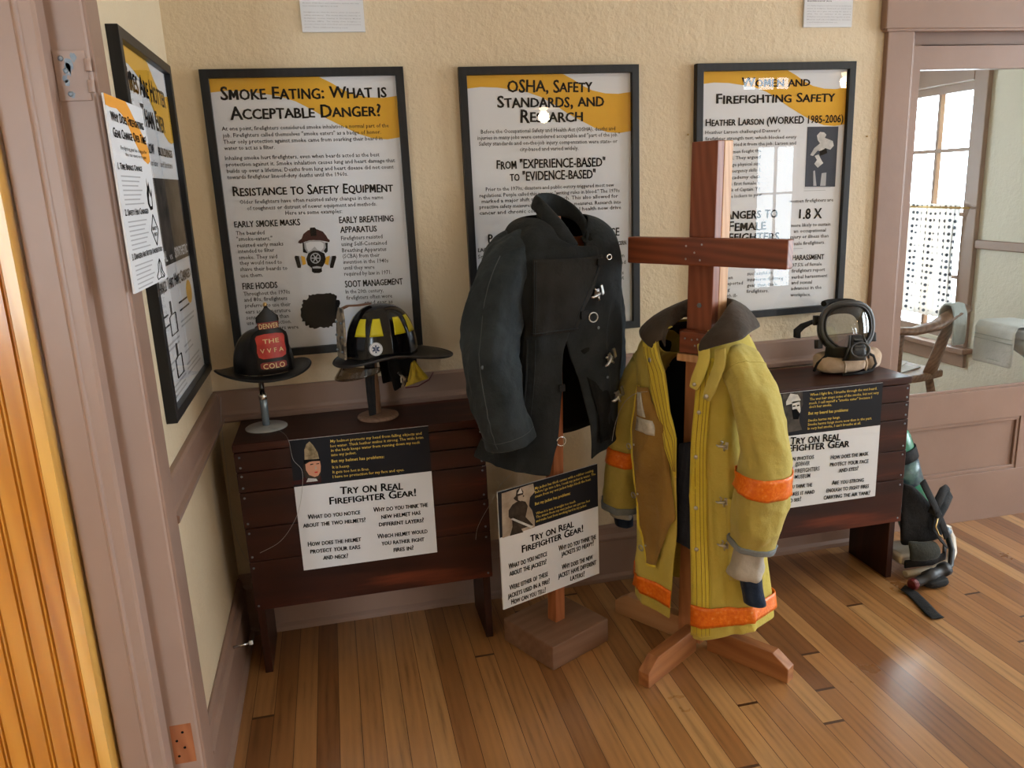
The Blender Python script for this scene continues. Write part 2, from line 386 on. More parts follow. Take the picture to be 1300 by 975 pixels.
def portal(c, sx, sy, rot, strength=0):
    l = bpy.data.lights.new('daylight', 'AREA'); l.shape = 'RECTANGLE'; l.size = sx; l.size_y = sy
    l.cycles.is_portal = True
    o = bpy.data.objects.new('daylight', l); COL.objects.link(o); o.location = c; o.rotation_euler = rot; return o
def window_unit(n, axis, w, at, nx, nz, m, dirn):
    """frame, muntins and panes filling a wall hole"""
    u0, u1, z0, z1 = w; d = .05
    def bx(mb, p, q, r, s, dd0, dd1, mi=0):
        if axis == 'Y': mb.box((p, at+dd0, r), (q, at+dd1, s), mi)
        else: mb.box((at+dd0, p, r), (at+dd1, q, s), mi)
    mb = MB(); t = .045
    lo, hi = (-.09, -.03) if dirn < 0 else (.03, .09)
    bx(mb, u0, u0+t, z0, z1, lo, hi); bx(mb, u1-t, u1, z0, z1, lo, hi); bx(mb, u0+t, u1-t, z0, z0+t, lo, hi); bx(mb, u0+t, u1-t, z1-t, z1, lo, hi)
    for i in range(1, nx):
        c = u0+(u1-u0)*i/nx; bx(mb, c-.011, c+.011, z0+t, z1-t, lo+.015, hi-.015)
    for i in range(1, nz):
        c = z0+(z1-z0)*i/nz; bx(mb, u0+t, u1-t, c-.011, c+.011, lo+.014, hi-.014)
    o = struct('window_%d' % n, mb, m)
    g = MB(); bx(g, u0+t, u1-t, z0+t, z1-t, (lo+hi)/2-.002, (lo+hi)/2+.002)
    p = g.build('glass_pane', 'pane', o)
    c = ((u0+u1)/2, (z0+z1)/2)
    if axis == 'Y': portal((c[0], at+.15*dirn, c[1]), u1-u0, z1-z0, (R(90*(-dirn)), 0, 0))
    else: portal((at+.15, c[0], c[1]), z1-z0, u1-u0, (0, R(90), 0))
    return o
window_unit(1, 'Y', WF[0], YF, 2, 3, 'trim', -1); window_unit(2, 'Y', WF[1], YF, 3, 1, 'trim', -1); window_unit(3, 'Y', WF[2], YF, 2, 4, 'trim', -1); window_unit(8, 'Y', WF[3], YF, 3, 3, 'trim', -1)  # last two fill the openings added for light
for i, w in enumerate(WR): window_unit(4+i, 'X', w, 6.2, 2, 2, 'trim', 1)
window_unit(9, 'Y', WE, 2.6, 3, 2, 'trimpale', 1)  # the added end window, there only for its light
wn = window_unit(7, 'X', WK[0], XB, 2, 4, 'trimpale', 1)
# casing of the washroom window
mb = MB(); y0, y1, z0, z1 = WK[0]
mb.box((XB-.03, y0-.10, z0-.02), (XB, y0, z1+.12)).box((XB-.03, y1, z0-.02), (XB, y1+.10, z1+.12)).box((XB-.032, y0, z1), (XB, y1, z1+.12)).box((XB-.045, y0-.13, z1+.12), (XB, y1+.13, z1+.15))
mb.box((XB-.07, y0-.14, z0-.05), (XB, y1+.14, z0-.02)).box((XB-.022, y0-.10, z0-.14), (XB, y1+.10, z0-.05))
struct('trim_7', mb, 'trim', .004)
st_box('trim_8', (XB-.022, .12, 1.15), (XB, y0-.10, 1.20), 'trim', .006)
st_box('baseboard_washroom', (XB-.02, .12, 0), (XB, 2.6, .16), 'trim', .004)

# baseboards and chair rails, moulded profiles (depth d from the wall, height z)
BASE = [(0, 0), (.034, 0), (.034, .018), (.022, .030), (.022, .175), (.027, .182), (.027, .19), (.016, .205), (.014, .232), (.006, .243), (0, .243)]
RAIL = [(0, .838), (.018, .838), (.030, .846), (.032, .862), (.022, .868), (.020, .880), (.020, .946), (.014, .954), (0, .954)]
def run_back(name, prof, x0, x1): struct(name, MB().prism([(x0, -d, z) for d, z in prof], (x1-x0, 0, 0)), 'trim', .0015)
def run_left(name, prof, y0, y1): struct(name, MB().prism([(d, y0, z) for d, z in prof], (0, y1-y0, 0)), 'trim', .0015)
run_back('baseboard_back', BASE, 0, 2.60); run_left('baseboard_left', BASE, -.94, -.034)
run_back('trim_1', RAIL, 0, 2.60); run_left('trim_2', RAIL, -.94, -.032)

# doorway in the left wall: room-side casing, rebated jamb, beaded stop
yj = -1.04
st = MB().prism([(0, -.935, 0), (.020, -.935, 0), (.022, -.945, 0), (.022, yj+.008, 0), (.014, yj, 0), (-.052, yj, 0), (-.052, -1.09, 0), (-.060, -1.094, 0), (-.082, -1.094, 0),
     (-.085, -1.099, 0), (-.0885, -1.101, 0), (-.092, -1.099, 0), (-.095, -1.094, 0), (-.150, -1.094, 0), (-.153, -1.088, 0), (-.153, -.95, 0), (0, -.95, 0)], (0, 0, 2.3))
struct('door_1', st, 'trimpale', .0015)
cs = MB().box((.0, -1.036, 0), (.0245, -.932, 2.42))
struct('trim_3', cs, 'trim', .004)
# hinge leaf left on the jamb, and the bare mortise of the lower one
hg = thing('hinge', 'paint-chipped door hinge high on the mauve door jamb', 'hinge', onY(100, 97, yj-.002))
a, c2 = onY(82, 64, yj), onY(114, 128, yj)
mb = MB().box((-.050, yj-.003, c2.z), (.010, yj+.001, a.z)); lf = mb.build('leaf', 'trimpale', hg, .001, world=True)
h = a.z-c2.z
mb = MB()
for k in range(2):
    z0 = c2.z+h*(.16+.42*k); mb.lathe([(.0062, 0), (.0066, .001), (.0066, h*.24), (.0062, h*.245)], 12, 0, Matrix.Translation((.013, yj-.006, z0)))
mb.build('knuckle', 'trimpale', hg, world=True)
for (x, f) in ((-.036, .84), (-.03, .60), (-.028, .14)):
    MB().lathe([(.0055, 0), (.005, .0012), (.002, .0014)], 14, 0, Matrix.Translation((x, yj-.003, c2.z+h*f)) @ Matrix.Rotation(R(90), 4, 'X')).build('screw', 'greymetal', hg, world=True)
random.seed(8)
for (x, f, r) in ((-.022, .72, .011), (-.026, .62, .009), (-.034, .44, .006), (-.031, .36, .006), (-.024, .13, .005), (-.012, .86, .007)):
    pts = [(x+r*random.uniform(.55, 1.2)*math.cos(q*pi/6), yj-.0034, c2.z+h*f+1.5*r*random.uniform(.55, 1.2)*math.sin(q*pi/6)) for q in range(12)]
    MB().ngon(pts).build('paint_chip', 'greymetal', hg, world=True)
a, c2 = onY(216, 922, yj), onY(241, 967, yj)
mt = MB().box((-.046, yj-.0012, c2.z), (.004, yj+.001, a.z))
for i in range(4): mt.lathe([(.0035, 0), (.0035, .0006)], 8, 1, Matrix.Translation((-.034+.016*(i % 2), yj-.0012, c2.z+(a.z-c2.z)*(.2+.2*i))) @ Matrix.Rotation(R(90), 4, 'X'))
o = mt.build('hinge_mortise', ['blockpost', 'black']); o['kind'] = 'structure'
# honey varnished beadboard beside the jamb
bb = MB(); xe = -.158; yb = -1.125; n = 0
bb.box((xe-.024, yb-.012, 0), (xe, -.95, 2.6), 1)
x = xe-.024
prof = [(0, 0), (.0025, .006), (.005, 0), (.0085, -.0005), (.011, .006), (.0135, 0), (.046, 0)]
pts = []
while x > -1.6:
    for d, q in prof[:-1]: pts.append((x-d, yb+q))
    x -= .046
pts.append((x, yb))
rows = [[V((px_, py_, z)) for px_, py_ in pts] for z in (0, 2.6)]
bb.grid(rows, 0, smooth=False)
bb.add([V((xe, -1.0, 0)), V((x, -1.0, 0)), V((x, -1.0, 2.6)), V((xe, -1.0, 2.6))], [(0, 1, 2, 3)], 0)
struct('wall_hall', bb, ['honey', 'honey_edge'])
st_box('wall_hall_header', (-2.4, -1.13, 2.6), (-.12, -.99, 3.0), 'plaster')

# glazed partition door on the right: casing, head, rails, panel, pane
tr = MB().box((2.605, -.022, 0), (2.722, .12, 2.125))
struct('trim_4', tr, 'trim', .004)
tr = MB().box((2.585, -.034, 2.128), (4.3, .12, 2.42)).box((2.592, -.030, 2.118), (4.3, 0, 2.130))
struct('trim_5', tr, 'trim', .004)
dr = MB().box((2.722, .0, 0), (2.742, .11, 2.095))             # jamb strip
dr.box((2.722, .05, 2.07), (4.15, .11, 2.128))
fy0, fy1 = .022, .062
dr.box((2.742, fy0, 0), (2.79, fy1, 2.075)).box((3.46, fy0+.001, 0), (3.53, fy1-.001, .62)).box((4.10, fy0, 0), (4.15, fy1, 2.075))
dr.box((2.79, fy0, 1.985), (4.10, fy1, 2.075)).box((2.79, fy0, .487), (4.10, fy1, .632)).box((2.79, fy0, 0), (4.10, fy1, .235))
for xa, xb in ((2.79, 3.46), (3.53, 4.10)):
    dr.box((xa, fy0+.018, .235), (xb, fy1-.01, .487))
    for lo, hi in (((xa, fy0+.006, .235), (xb, fy0+.018, .252)), ((xa, fy0+.006, .470), (xb, fy0+.018, .487)), ((xa, fy0+.007, .252), (xa+.016, fy0+.018, .470)), ((xb-.016, fy0+.007, .252), (xb, fy0+.018, .470))): dr.box(lo, hi)
dr.box((2.79, fy0+.004, .632), (4.10, fy0+.016, .645))
dd = struct('door_2', dr, 'trim', .002)
MB().box((2.79, .036, .632), (4.10, .041, 1.985)).build('glass_pane', 'pane', dd)
# ------------------------------------------------------------------ posters
W, H = .655, .957
PAL = ['paper', 'ink', 'ochre', 'black', 'greyprint', 'steelprint']
MT['steelprint'] = flat('slate print', (.05, .062, .09), .7, spec=.2)
MT['photo'] = mottled('photo print tones', (.02, .02, .02), (.10, .085, .075), 18, .6, spec=.2)
MT['photolight'] = mottled('photo print lights', (.42, .42, .42), (.72, .71, .69), 25, .6, spec=.2)
MT['maroonprint'] = flat('maroon print', (.05, .012, .012), .7, spec=.2)
MT['skinprint'] = flat('skin print', (.62, .30, .19), .6, spec=.2)
MT['sepia'] = mottled('sepia print', (.26, .20, .15), (.5, .42, .34), 14, .6, spec=.2)
MT['sepiadark'] = mottled('dark sepia print', (.018, .012, .009), (.06, .042, .03), 30, .6, spec=.2)
MT['redprint'] = flat('red print', (.55, .03, .025), .6, spec=.2)
MT['creamprint'] = flat('cream print', (.72, .60, .42), .6, spec=.2)
MT['pinkprint'] = flat('pink purple print', (.42, .04, .20), .6, spec=.2)
PAL += ['maroonprint', 'photo', 'photolight']
def frame_bars(mb, x0, x1, z0, z1, d, w=.027):
    """mitred bars in the x-z plane, front face at y=-d"""
    o = [(x0, z0), (x1, z0), (x1, z1), (x0, z1)]; i = [(x0+w, z0+w), (x1-w, z0+w), (x1-w, z1-w), (x0+w, z1-w)]
    for k in range(4):
        l = (k+1) % 4
        mb.prism([(o[k][0], 0, o[k][1]), (o[l][0], 0, o[l][1]), (i[l][0], 0, i[l][1]), (i[k][0], 0, i[k][1])], (0, -d, 0))
def poster(root, x0, z1, wave, fill):
    mb = MB(); frame_bars(mb, 0, W, 0, H, .028); mb.build('frame', 'frame', root, .0015)
    g = MB().box((.024, -.0175, .024), (W-.024, -.0155, H-.024)); 
    mb = MB(); mb.box((.022, -.010, .022), (W-.022, -.004, H-.022), 0)
    n = fullmat(root).to_3x3() @ V((0, -1, 0)); p = fullmat(root) @ V((0, -.0102, 0))
    pr = Print(p, n, mb, root)
    # ochre wave across the top
    if wave:
        iw, ih = W-.054, H-.054
        def q(a, b): return V((.027+iw*a, -.0107, H-.027-ih*b))
        up = [(0, 0), (.30, 0), (.58, 0), (.64, .020), (.70, .045), (.76, .063), (.84, .075), (.92, .078), (1, .072)]
        dn = [(1, .222), (.93, .228), (.85, .223), (.77, .205), (.69, .178), (.60, .146), (.52, .112), (.44, .083), (.36, .065), (.28, .055), (.18, .045), (.08, .042), (0, .047)]
        mb.ngon([q(*k) for k in up+dn], 2)
        pale = [(0, .047), (.08, .042), (.18, .045), (.28, .055), (.36, .065), (.44, .083), (.40, .094), (.30, .086), (.2, .088), (.1, .098), (0, .112)]
    fill(pr)
    mb.build('print', PAL, root, weld=False)
    g.build('glass', 'glass', root)
def body(pr, txts, cap=21):
    for t in txts: pr.line(t[0], *t[1:5], t[5] if len(t) > 5 else cap, 1, 0)
def heads(pr, txts):
    for t in txts: pr.line(t[0], *t[1:6], 3, 1)

p1 = thing('framed_poster', 'black-framed poster headed Smoke Eating behind the two helmets', 'poster', (.0945, 0, 2.0185-H))
def f1(pr):
    pr.zoom(240, 70, 4.0625)
    heads(pr, [('Smoke Eating: What is', 168, 232, 1018, 218, 66), ('Acceptable Danger?', 218, 333, 990, 315, 66), ('Resistance to Safety Equipment', 230, 728, 1052, 705, 50)])
    body(pr, [('At one point, firefighters considered smoke inhalation a normal part of the', 170, 390, 1030, 372), ('job. Firefighters called themselves "smoke eaters" as a badge of honor.', 175, 425, 990, 405),
     ('Their only protection against smoke came from soarking their beard in', 178, 458, 997, 438), ('water to act as a filter.', 182, 490, 442, 484),
     ('Inhaling smoke hurt firefighters, even when beards acted as the best', 187, 542, 982, 522), ('protection against it. Smoke inhalation causes lung and heart damage that', 192, 575, 1062, 552),
     ('builds up over a lifetime. Deaths from lung and heart disease did not count', 196, 608, 1055, 585), ('towards firefighter line-of-duty deaths until the 1960s.', 198, 640, 820, 622),
     ('Older firefighters have often resisted safety changes in the name', 262, 768, 1002, 742), ('of toughness or distrust of newer equipment and methods.', 300, 800, 968, 776), ('Here are some examples:', 498, 824, 790, 814)])
    pr.zoom(240, 260, 4.0625)
    heads(pr, [('EARLY SMOKE MASKS', 236, 118, 573, 105, 32), ('EARLY BREATHING', 776, 95, 1054, 85, 32), ('APPARATUS', 782, 145, 968, 138, 32), ('FIRE HOODS', 278, 437, 456, 428, 32), ('SOOT MANAGEMENT', 806, 425, 1102, 410, 32)])
    body(pr, [('The bearded', 243, 157, 390, 152), ('"smoke-eaters,"', 246, 187, 430, 182), ('resisted early masks', 250, 220, 487, 210), ('intended to filter', 254, 250, 440, 242), ('smoke. They said', 258, 282, 455, 275),
     ('they would need to', 262, 310, 480, 304), ('shave their beards to', 264, 342, 508, 335), ('use them.', 268, 375, 382, 370),
     ('Firefighters resisted', 785, 183, 998, 172), ('using Self-Contained', 787, 213, 1020, 205), ('Breathing Apparatus', 790, 245, 1018, 237), ('(SCBA) from their', 793, 275, 983, 268), ('invention in the 1940s', 796, 305, 1028, 297),
     ('until they were', 798, 335, 957, 330), ('required by law in 1971.', 801, 366, 1045, 357),
     ('Throughout the 1970s', 282, 470, 521, 458), ('and 80s, firefighters', 285, 500, 507, 490), ('preferred to use their', 290, 530, 524, 522), ('ears as temperature', 292, 562, 524, 552), ('sensors rather than', 296, 592, 515, 582),
     ('use hood protection.', 300, 620, 528, 610), ('ears were', 455, 643, 565, 638),
     ('In the 20th century,', 808, 458, 1003, 450), ('firefighters often wore', 812, 490, 1048, 478), ('ened gear as', 905, 513, 1050, 508)])
    # printed breathing mask with helmet
    P_ = pr.patch
    P_([(585, 195), (588, 245), (610, 250), (622, 235), (690, 235), (705, 250), (715, 240), (715, 195)], 3, .0007)
    P_([(562, 196), (566, 185), (580, 175), (590, 150), (612, 132), (625, 128), (660, 126), (690, 138), (708, 160), (716, 175), (726, 182), (724, 193), (690, 186), (640, 182), (600, 190), (575, 200)], 6, .0009)
    P_([(624, 118), (648, 116), (656, 125), (658, 160), (628, 162), (622, 128)], 3, .0011)
    P_([(592, 195), (620, 183), (680, 183), (702, 195), (706, 220), (690, 245), (612, 250), (596, 225)], 4, .0012)
    P_([(602, 198), (622, 191), (678, 190), (694, 200), (694, 222), (680, 240), (660, 230), (648, 215), (632, 232), (616, 242), (606, 225)], 0, .0014)
    P_([(615, 250), (640, 236), (670, 238), (698, 250), (708, 285), (690, 318), (665, 330), (636, 328), (612, 310), (604, 280)], 3, .0013)
    pr.disc(652, 275, 27, 28, 4, .0016); pr.disc(652, 275, 22, 23, 3, .0018); pr.disc(652, 275, 8, 8, 4, .002)
    for k in range(6):
        a = k*pi/3; P_([(652+5*math.cos(a-.5), 275+5*math.sin(a-.5)), (652+22*math.cos(a-.12), 275+22*math.sin(a-.12)), (652+22*math.cos(a+.12), 275+22*math.sin(a+.12)), (652+5*math.cos(a+.5), 275+5*math.sin(a+.5))], 4, .0019)
    for sx in (-1, 1):
        X = lambda d: 652+sx*d
        P_([(X(55), 268), (X(75), 262), (X(66), 312), (X(48), 305)], 2, .0014)
        P_([(X(72), 270), (X(88), 262), (X(80), 316), (X(68), 310)], 4, .0013)
        P_([(X(86), 264), (X(104), 262), (X(108), 270), (X(92), 325), (X(76), 326), (X(74), 316)], 3, .0015)
    P_([(632, 318), (652, 313), (684, 318), (686, 345), (672, 352), (646, 352), (634, 345)], 3, .0015); P_([(636, 320), (660, 316), (682, 320), (680, 328), (638, 328)], 4, .0017)
    # brush-stroke soot blot
    random.seed(3); pts = []
    for k in range(60):
        a = 2*pi*k/60; r = random.uniform(.88, 1.05); cx, sx = math.cos(a), math.sin(a)
        pts.append((678+100*r*math.copysign(abs(cx)**.75, cx), 546+92*r*math.copysign(abs(sx)**.75, sx)-8*cx))
    P_(pts, 3)
    pr.patch([(650, 672), (662, 670), (660, 735), (650, 737)], 0, .0004)
poster(p1, 0, 0, True, f1)

p2 = thing('framed_poster', 'black-framed poster headed OSHA Safety Standards behind the dark coat', 'poster', (.9384, 0, 2.0145-H))
def f2(pr):
    pr.zoom(570, 0, 4.0625)
    heads(pr, [('OSHA, Safety', 303, 478, 738, 475, 64), ('Standards, and', 252, 558, 797, 549, 64), ('Research', 372, 632, 688, 628, 64), ('From "EXPERIENCE-BASED"', 247, 873, 805, 858, 48), ('to "EVIDENCE-BASED"', 315, 935, 755, 920, 48)])
    body(pr, [('Before the Occupational Safety and Health Act (OSHA), deaths and', 165, 690, 857, 672), ('injuries in many jobs were considered acceptable and "part of the job."', 147, 722, 880, 703),
      ('Safety standards and on-the-job injury compensation were state- or', 155, 752, 868, 737), ('city-based and varied widely.', 365, 780, 668, 773)])
    pr.zoom(570, 230, 2.5)
    body(pr, [('Prior to the 1970s, disasters and public outcry triggered most new', 117, 32, 523, 17, 12), ('regulations. People called this process "writing rules in blood." The 1970s', 97, 52, 541, 35, 12), ('marked a major shift toward research. This also allowed for', 104, 70, 536, 52, 12),
      ('proactive safety measures rather than reactive measures. Research into', 97, 88, 546, 71, 12), ('cancer and chronic conditions and mental health now drive', 97, 107, 546, 88, 12),
      ('down', 525, 243, 556, 241, 12), ('need', 532, 264, 560, 262, 12), ('e', 524, 276, 532, 276, 12), ('nses', 527, 297, 554, 295, 12), ('out', 533, 313, 555, 311, 12), ('Sr', 92, 246, 108, 245, 12)])
    heads(pr, [('P', 126, 196, 139, 195, 26), ('NCE', 492, 176, 540, 173, 26), ('LAC', 93, 226, 120, 224, 13), ('CONCERN', 513, 205, 562, 201, 13)])
poster(p2, 0, 0, True, f2)

p3 = thing('framed_poster', 'framed poster headed Firefighting Safety behind the yellow coat', 'poster', (1.818, 0, 2.014-H))
def f3(pr):
    pr.zoom(860, 60, 5)
    heads(pr, [('Women and', 408, 252, 838, 247, 58), ('Firefighting Safety', 248, 360, 997, 345, 64), ('Heather Larson (WORKED 1985-2006)', 180, 502, 1050, 475, 48)])
    body(pr, [("Heather Larson challenged Denver's", 176, 552, 652, 538), ('firefighter strength test, which blocked every', 176, 592, 755, 578), ('woman who tried it from the job. Larson and', 180, 632, 752, 617),
      ('women fought the', 310, 676, 530, 665), ('d. They argued', 338, 714, 527, 705), ('large physical size', 318, 757, 525, 748), ('emergency skills. L', 325, 797, 530, 787), ('academy class', 328, 838, 523, 830), ("'s first female c", 332, 878, 520, 870), ('rank of Captain. Yo', 305, 918, 525, 908), ('the lockers to your', 315, 958, 535, 945)], 22)
    P_ = pr.patch
    P_([(825, 505), (1022, 503), (1000, 885), (808, 886)], 5)
    P_([(885, 560), (905, 538), (930, 540), (945, 555), (935, 575), (985, 595), (992, 625), (970, 650), (935, 640), (925, 668), (890, 655), (860, 690), (842, 685), (868, 640), (905, 610), (890, 590)], 8, .0009)
    P_([(870, 690), (895, 680), (915, 720), (925, 735), (890, 765), (868, 740), (885, 715)], 8, .0009)
    P_([(862, 785), (872, 782), (882, 880), (862, 880)], 4, .0009); P_([(915, 800), (945, 795), (940, 880), (905, 880)], 4, .0009)
    P_([(900, 660), (945, 640), (950, 672), (905, 690)], 3, .001)
    body(pr, [('', 0, 0, 1, 1)][:0])
    P_([(805, 893), (970, 888), (970, 891), (805, 896)], 4); P_([(803, 910), (940, 905), (940, 908), (803, 913)], 4)
    pr.zoom(860, 240, 5)
    body(pr, [('women firefighters are', 708, 88, 988, 78), ('more likely to sustain', 718, 242, 970, 232), ('an occupational', 737, 278, 940, 270), ('injury or illness than', 715, 315, 958, 306), ('male firefighters.', 732, 358, 935, 347),
      ('37.5% of female', 728, 493, 915, 485), ('firefighters report', 724, 530, 935, 520), ('verbal harassment', 722, 570, 950, 558), ('and sexual', 722, 605, 852, 600), ('advances in the', 720, 642, 913, 632), ('workplace.', 716, 682, 845, 678),
      ('successful in', 442, 548, 600, 540), ('injuries in ill-fitting', 442, 585, 670, 575), ('gear then male', 440, 622, 632, 612), ('firefighters.', 437, 660, 577, 655), ('men', 296, 574, 350, 571), ('reported', 305, 610, 414, 605), ('ing', 292, 650, 332, 647), ('with ill-', 290, 690, 378, 685)], 22)
    heads(pr, [('1.8 X', 772, 190, 912, 185, 62), ('Dangers to', 255, 194, 632, 180, 62), ('Female', 325, 268, 558, 258, 62), ('Firefighters', 228, 335, 642, 325, 62), ('HARASSMENT', 730, 452, 928, 445, 32)])
    P_([(730, 378), (795, 375), (795, 378), (730, 381)], 4)
poster(p3, 0, 0, True, f3)

# framed poster on the left wall and the printed board beside the doorway
p4 = thing('framed_poster', 'black-framed poster on the left side wall beside the doorway', 'poster', (0, -.785, 2.015-H), R(90))
def f4(pr):
    P_ = pr.patch
    def loc(a, b, off=.0011): return V((.027+(W-.054)*a, -.0102-off, H-.027-(H-.054)*b))
    def ln(t, a0, a1, b, cap, mi=1, hd=0): write(pr.mb, t, loc(a0, b), loc(a1, b), V((0, 0, 1)), cap, mi, hd)
    def rc(a0, b0, a1, b1, mi, off=.0006): pr.mb.ngon([loc(a0, b0, off), loc(a1, b0, off), loc(a1, b1, off), loc(a0, b1, off)], mi)
    ln('Fires Are Hotter', .10, .92, .115, .055, 3, 1); ln('Than Ever', .30, .80, .20, .055, 3, 1)
    ln('THEN vs. NOW', .06, .46, .275, .026, 3, 1); ln('modern rooms burn faster', .06, .50, .31, .016)
    ln('BUILDINGS', .56, .90, .275, .022, 3, 1); ln('and furniture', .56, .86, .31, .016)
    rc(0, .345, 1, .605, 7); rc(0, .345, .30, .605, 3, .0009); rc(.36, .36, .55, .55, 4, .0005)
    pr.mb.ngon([loc(.10, .60, .0012), loc(.12, .50, .0012), loc(.18, .47, .0012), loc(.25, .49, .0012), loc(.28, .60, .0012)], 7)
    ln('NATURAL', .06, .40, .592, .028, 0, 1); ln('vs.', .46, .54, .592, .02, 0); ln('SYNTHETIC', .60, .96, .592, .028, 0, 1)
    ln('Things That Have Changed', .08, .94, .675, .034, 3, 1)
    for (a, b) in ((.30, .71), (.30, .84)):
        pts = [(a, b), (a+.02, b), (a+.02, b+.04), (a+.1, b+.04), (a+.1, b+.1), (a-.05, b+.1), (a-.05, b+.045), (a, b+.04)]
        for i in range(len(pts)):
            q0, q1 = loc(*pts[i]), loc(*pts[(i+1) % len(pts)]); pr.mb.tube([q0, q1], .0016, 4, 3)
    pr.mb.ngon([loc(.84+.08*math.cos(k*pi/8), .72+.04*math.sin(k*pi/8), .0006) for k in range(16)], 2)
    for i, (a0, a1, b) in enumerate(((.06, .24, .74), (.06, .24, .77), (.52, .76, .73), (.52, .80, .755), (.50, .9, .79), (.50, .88, .805), (.06, .42, .825), (.06, .4, .84), (.06, .24, .88), (.06, .2, .90), (.5, .7, .87), (.5, .74, .89), (.06, .45, .95), (.06, .42, .965), (.06, .44, .98), (.5, .9, .93), (.5, .86, .945), (.5, .9, .96))):
        rc(a0, b, a1, b+.006, 4 if i > 3 else 1)
poster(p4, 0, 0, True, f4)
# ------------------------------------------------------------------ printed boards
def board(root, w, h, t=.005):
    return MB().box((0, -t, 0), (w, 0, h), 0)
BP = ['paper', 'ink', 'blackboard', 'yellowink', 'black', 'skinprint', 'sepia', 'sepiadark', 'photo', 'photolight', 'maroonprint', 'redprint', 'orangeprint', 'greyprint', 'pinkprint', 'brassprint', 'blueprint']
MT['brassprint'] = mottled('bronze print', (.10, .07, .03), (.42, .33, .2), 40, .6, spec=.2)
MT['blueprint'] = flat('navy print', (.02, .03, .06), .6, spec=.2)
# side board on the door casing
pc = V((.038, 0, 0)); q = [onX(130, 119, .038), onX(176, 137, .038), onX(205, 355, .038), onX(168, 374, .038)]
w = q[1].y-q[0].y; h = (q[0].z+q[1].z-q[2].z-q[3].z)/2
s4 = thing('printed_board', 'small white board with an orange swirl fixed to the door casing', 'sign', (.036, q[0].y, (q[2].z+q[3].z)/2), R(90-1))
mb = MB().box((0, -.004, 0), (w, 0, h), 0)
def loc(a, b, off=.0004): return V((w*a, -.004-off, h*(1-b)))
def ln(t, a0, a1, b, cap, mi=1, hd=0): write(mb, t, loc(a0, b, .0009), loc(a1, b, .0009), V((0, 0, 1)), cap, mi, hd)
mb.ngon([loc(*k) for k in ((0, 0), (.52, 0), (.60, .03), (.70, .08), (.82, .13), (.95, .19), (1, .23), (1, .30), (.92, .32), (.80, .30), (.70, .25), (.6, .2), (.5, .13), (.38, .08), (.25, .055), (.1, .06), (0, .055))], 12)
ln('Why Does Firefighting', .08, .94, .125, .019, 4, 1); ln('Gear Change Over Time?', .08, .96, .205, .019, 4, 1)
ln('Firefighting gear has changed for', .2, .92, .262, .008); ln('three main reasons over the years', .3, .88, .292, .008)
ln('1. Time Brings Change', .06, .70, .365, .013, 4, 1); ln('2. Safety Has Changed', .06, .70, .60, .013, 4, 1); ln('3. Dangers Are Better Understood', .06, .96, .83, .013, 4, 1)
for b0, n_ in ((.395, 7), (.63, 7), (.86, 6)):
    for i in range(n_): mb.ngon([loc(.1, b0+i*.024), loc(.62-.05*((i*7) % 3), b0+i*.024), loc(.62-.05*((i*7) % 3), b0+i*.024+.007), loc(.1, b0+i*.024+.007)], 13)
# flame, diamond and hood drawings
fl = [(.78, .40), (.80, .45), (.84, .42), (.85, .49), (.90, .46), (.88, .54), (.86, .58), (.78, .585), (.73, .55), (.74, .49), (.77, .46)]
mb.ngon([loc(*k) for k in fl], 4); mb.ngon([loc(k[0]*.5+.41, k[1]*.5+.27, .0008) for k in fl], 0)
for k, (cx, cz, r) in enumerate(((.82, .70, 1),)):
    dm = [(.82, .61), (.93, .70), (.82, .79), (.71, .70)]
    for i in range(4): mb.tube([loc(*dm[i]), loc(*dm[(i+1) % 4])], .0012, 4, 4)
    ln('SAFETY', .75, .89, .70, .008, 4, 1); ln('FIRST', .77, .87, .735, .008, 4, 1)
hd_ = [(.82, .87), (.86, .90), (.87, .94), (.92, .97), (.90, .985), (.80, .98), (.70, .985), (.68, .965), (.74, .94), (.76, .90)]
for i in range(len(hd_)): mb.tube([loc(*hd_[i]), loc(*hd_[(i+1) % len(hd_)])], .0012, 4, 4)
mb.tube([loc(.82, .87), loc(.80, .93), loc(.82, .98)], .001, 4, 4); mb.tube([loc(.86, .9), loc(.84, .95), loc(.9, .985)], .001, 4, 4)
mb.build('print', BP, s4, weld=False)

# information sheets at the top of the back wall
def sheet(label, u0, v0, u1, v1, uL, title, rows, ox, oy, k):
    a = onY(u0, v1, -.012); b = onY(u1, v1, -.012)
    wd = b.x-a.x; r = thing('information_sheet', label, 'sign', (a.x, 0, b.z))
    mb = MB().box((0, -.008, 0), (wd, 0, .279), 0)
    pr = Print((0, -.0082, 0), (0, -1, 0), mb, r); pr.zoom(ox, oy, k)
    for t in rows: pr.line(t[0], *t[1:5], 17, 13 if len(t) < 6 else 1, t[5] if len(t) > 5 else 0)
    mb.build('print', BP, r, weld=False)
sheet('white printed sheet high on the wall above the Smoke Eating poster', 384, 0, 464, 40, 0, '', [
 ('Because of this there were sometimes women who may', 170, 52, 1015, 62), ('have wanted to fight fires as well.', 172, 96, 700, 103), ('Firefighters are often the first to arrive on scene after', 185, 190, 1030, 198),
 ('calling emergency.  This means that the majority of', 188, 235, 1035, 243), ('firefighters  receive  training  as  Emergency  Medical', 192, 280, 1038, 290), ('Technicians  (EMTs).   This  training  allows  firefighters  to', 196, 325, 1040, 337),
 ('provide a basic level of medical care until paramedics', 198, 370, 1040, 378), ('arrive. These additional lifesaving work.', 200, 415, 850, 425)], 370, 0, 1300/110)
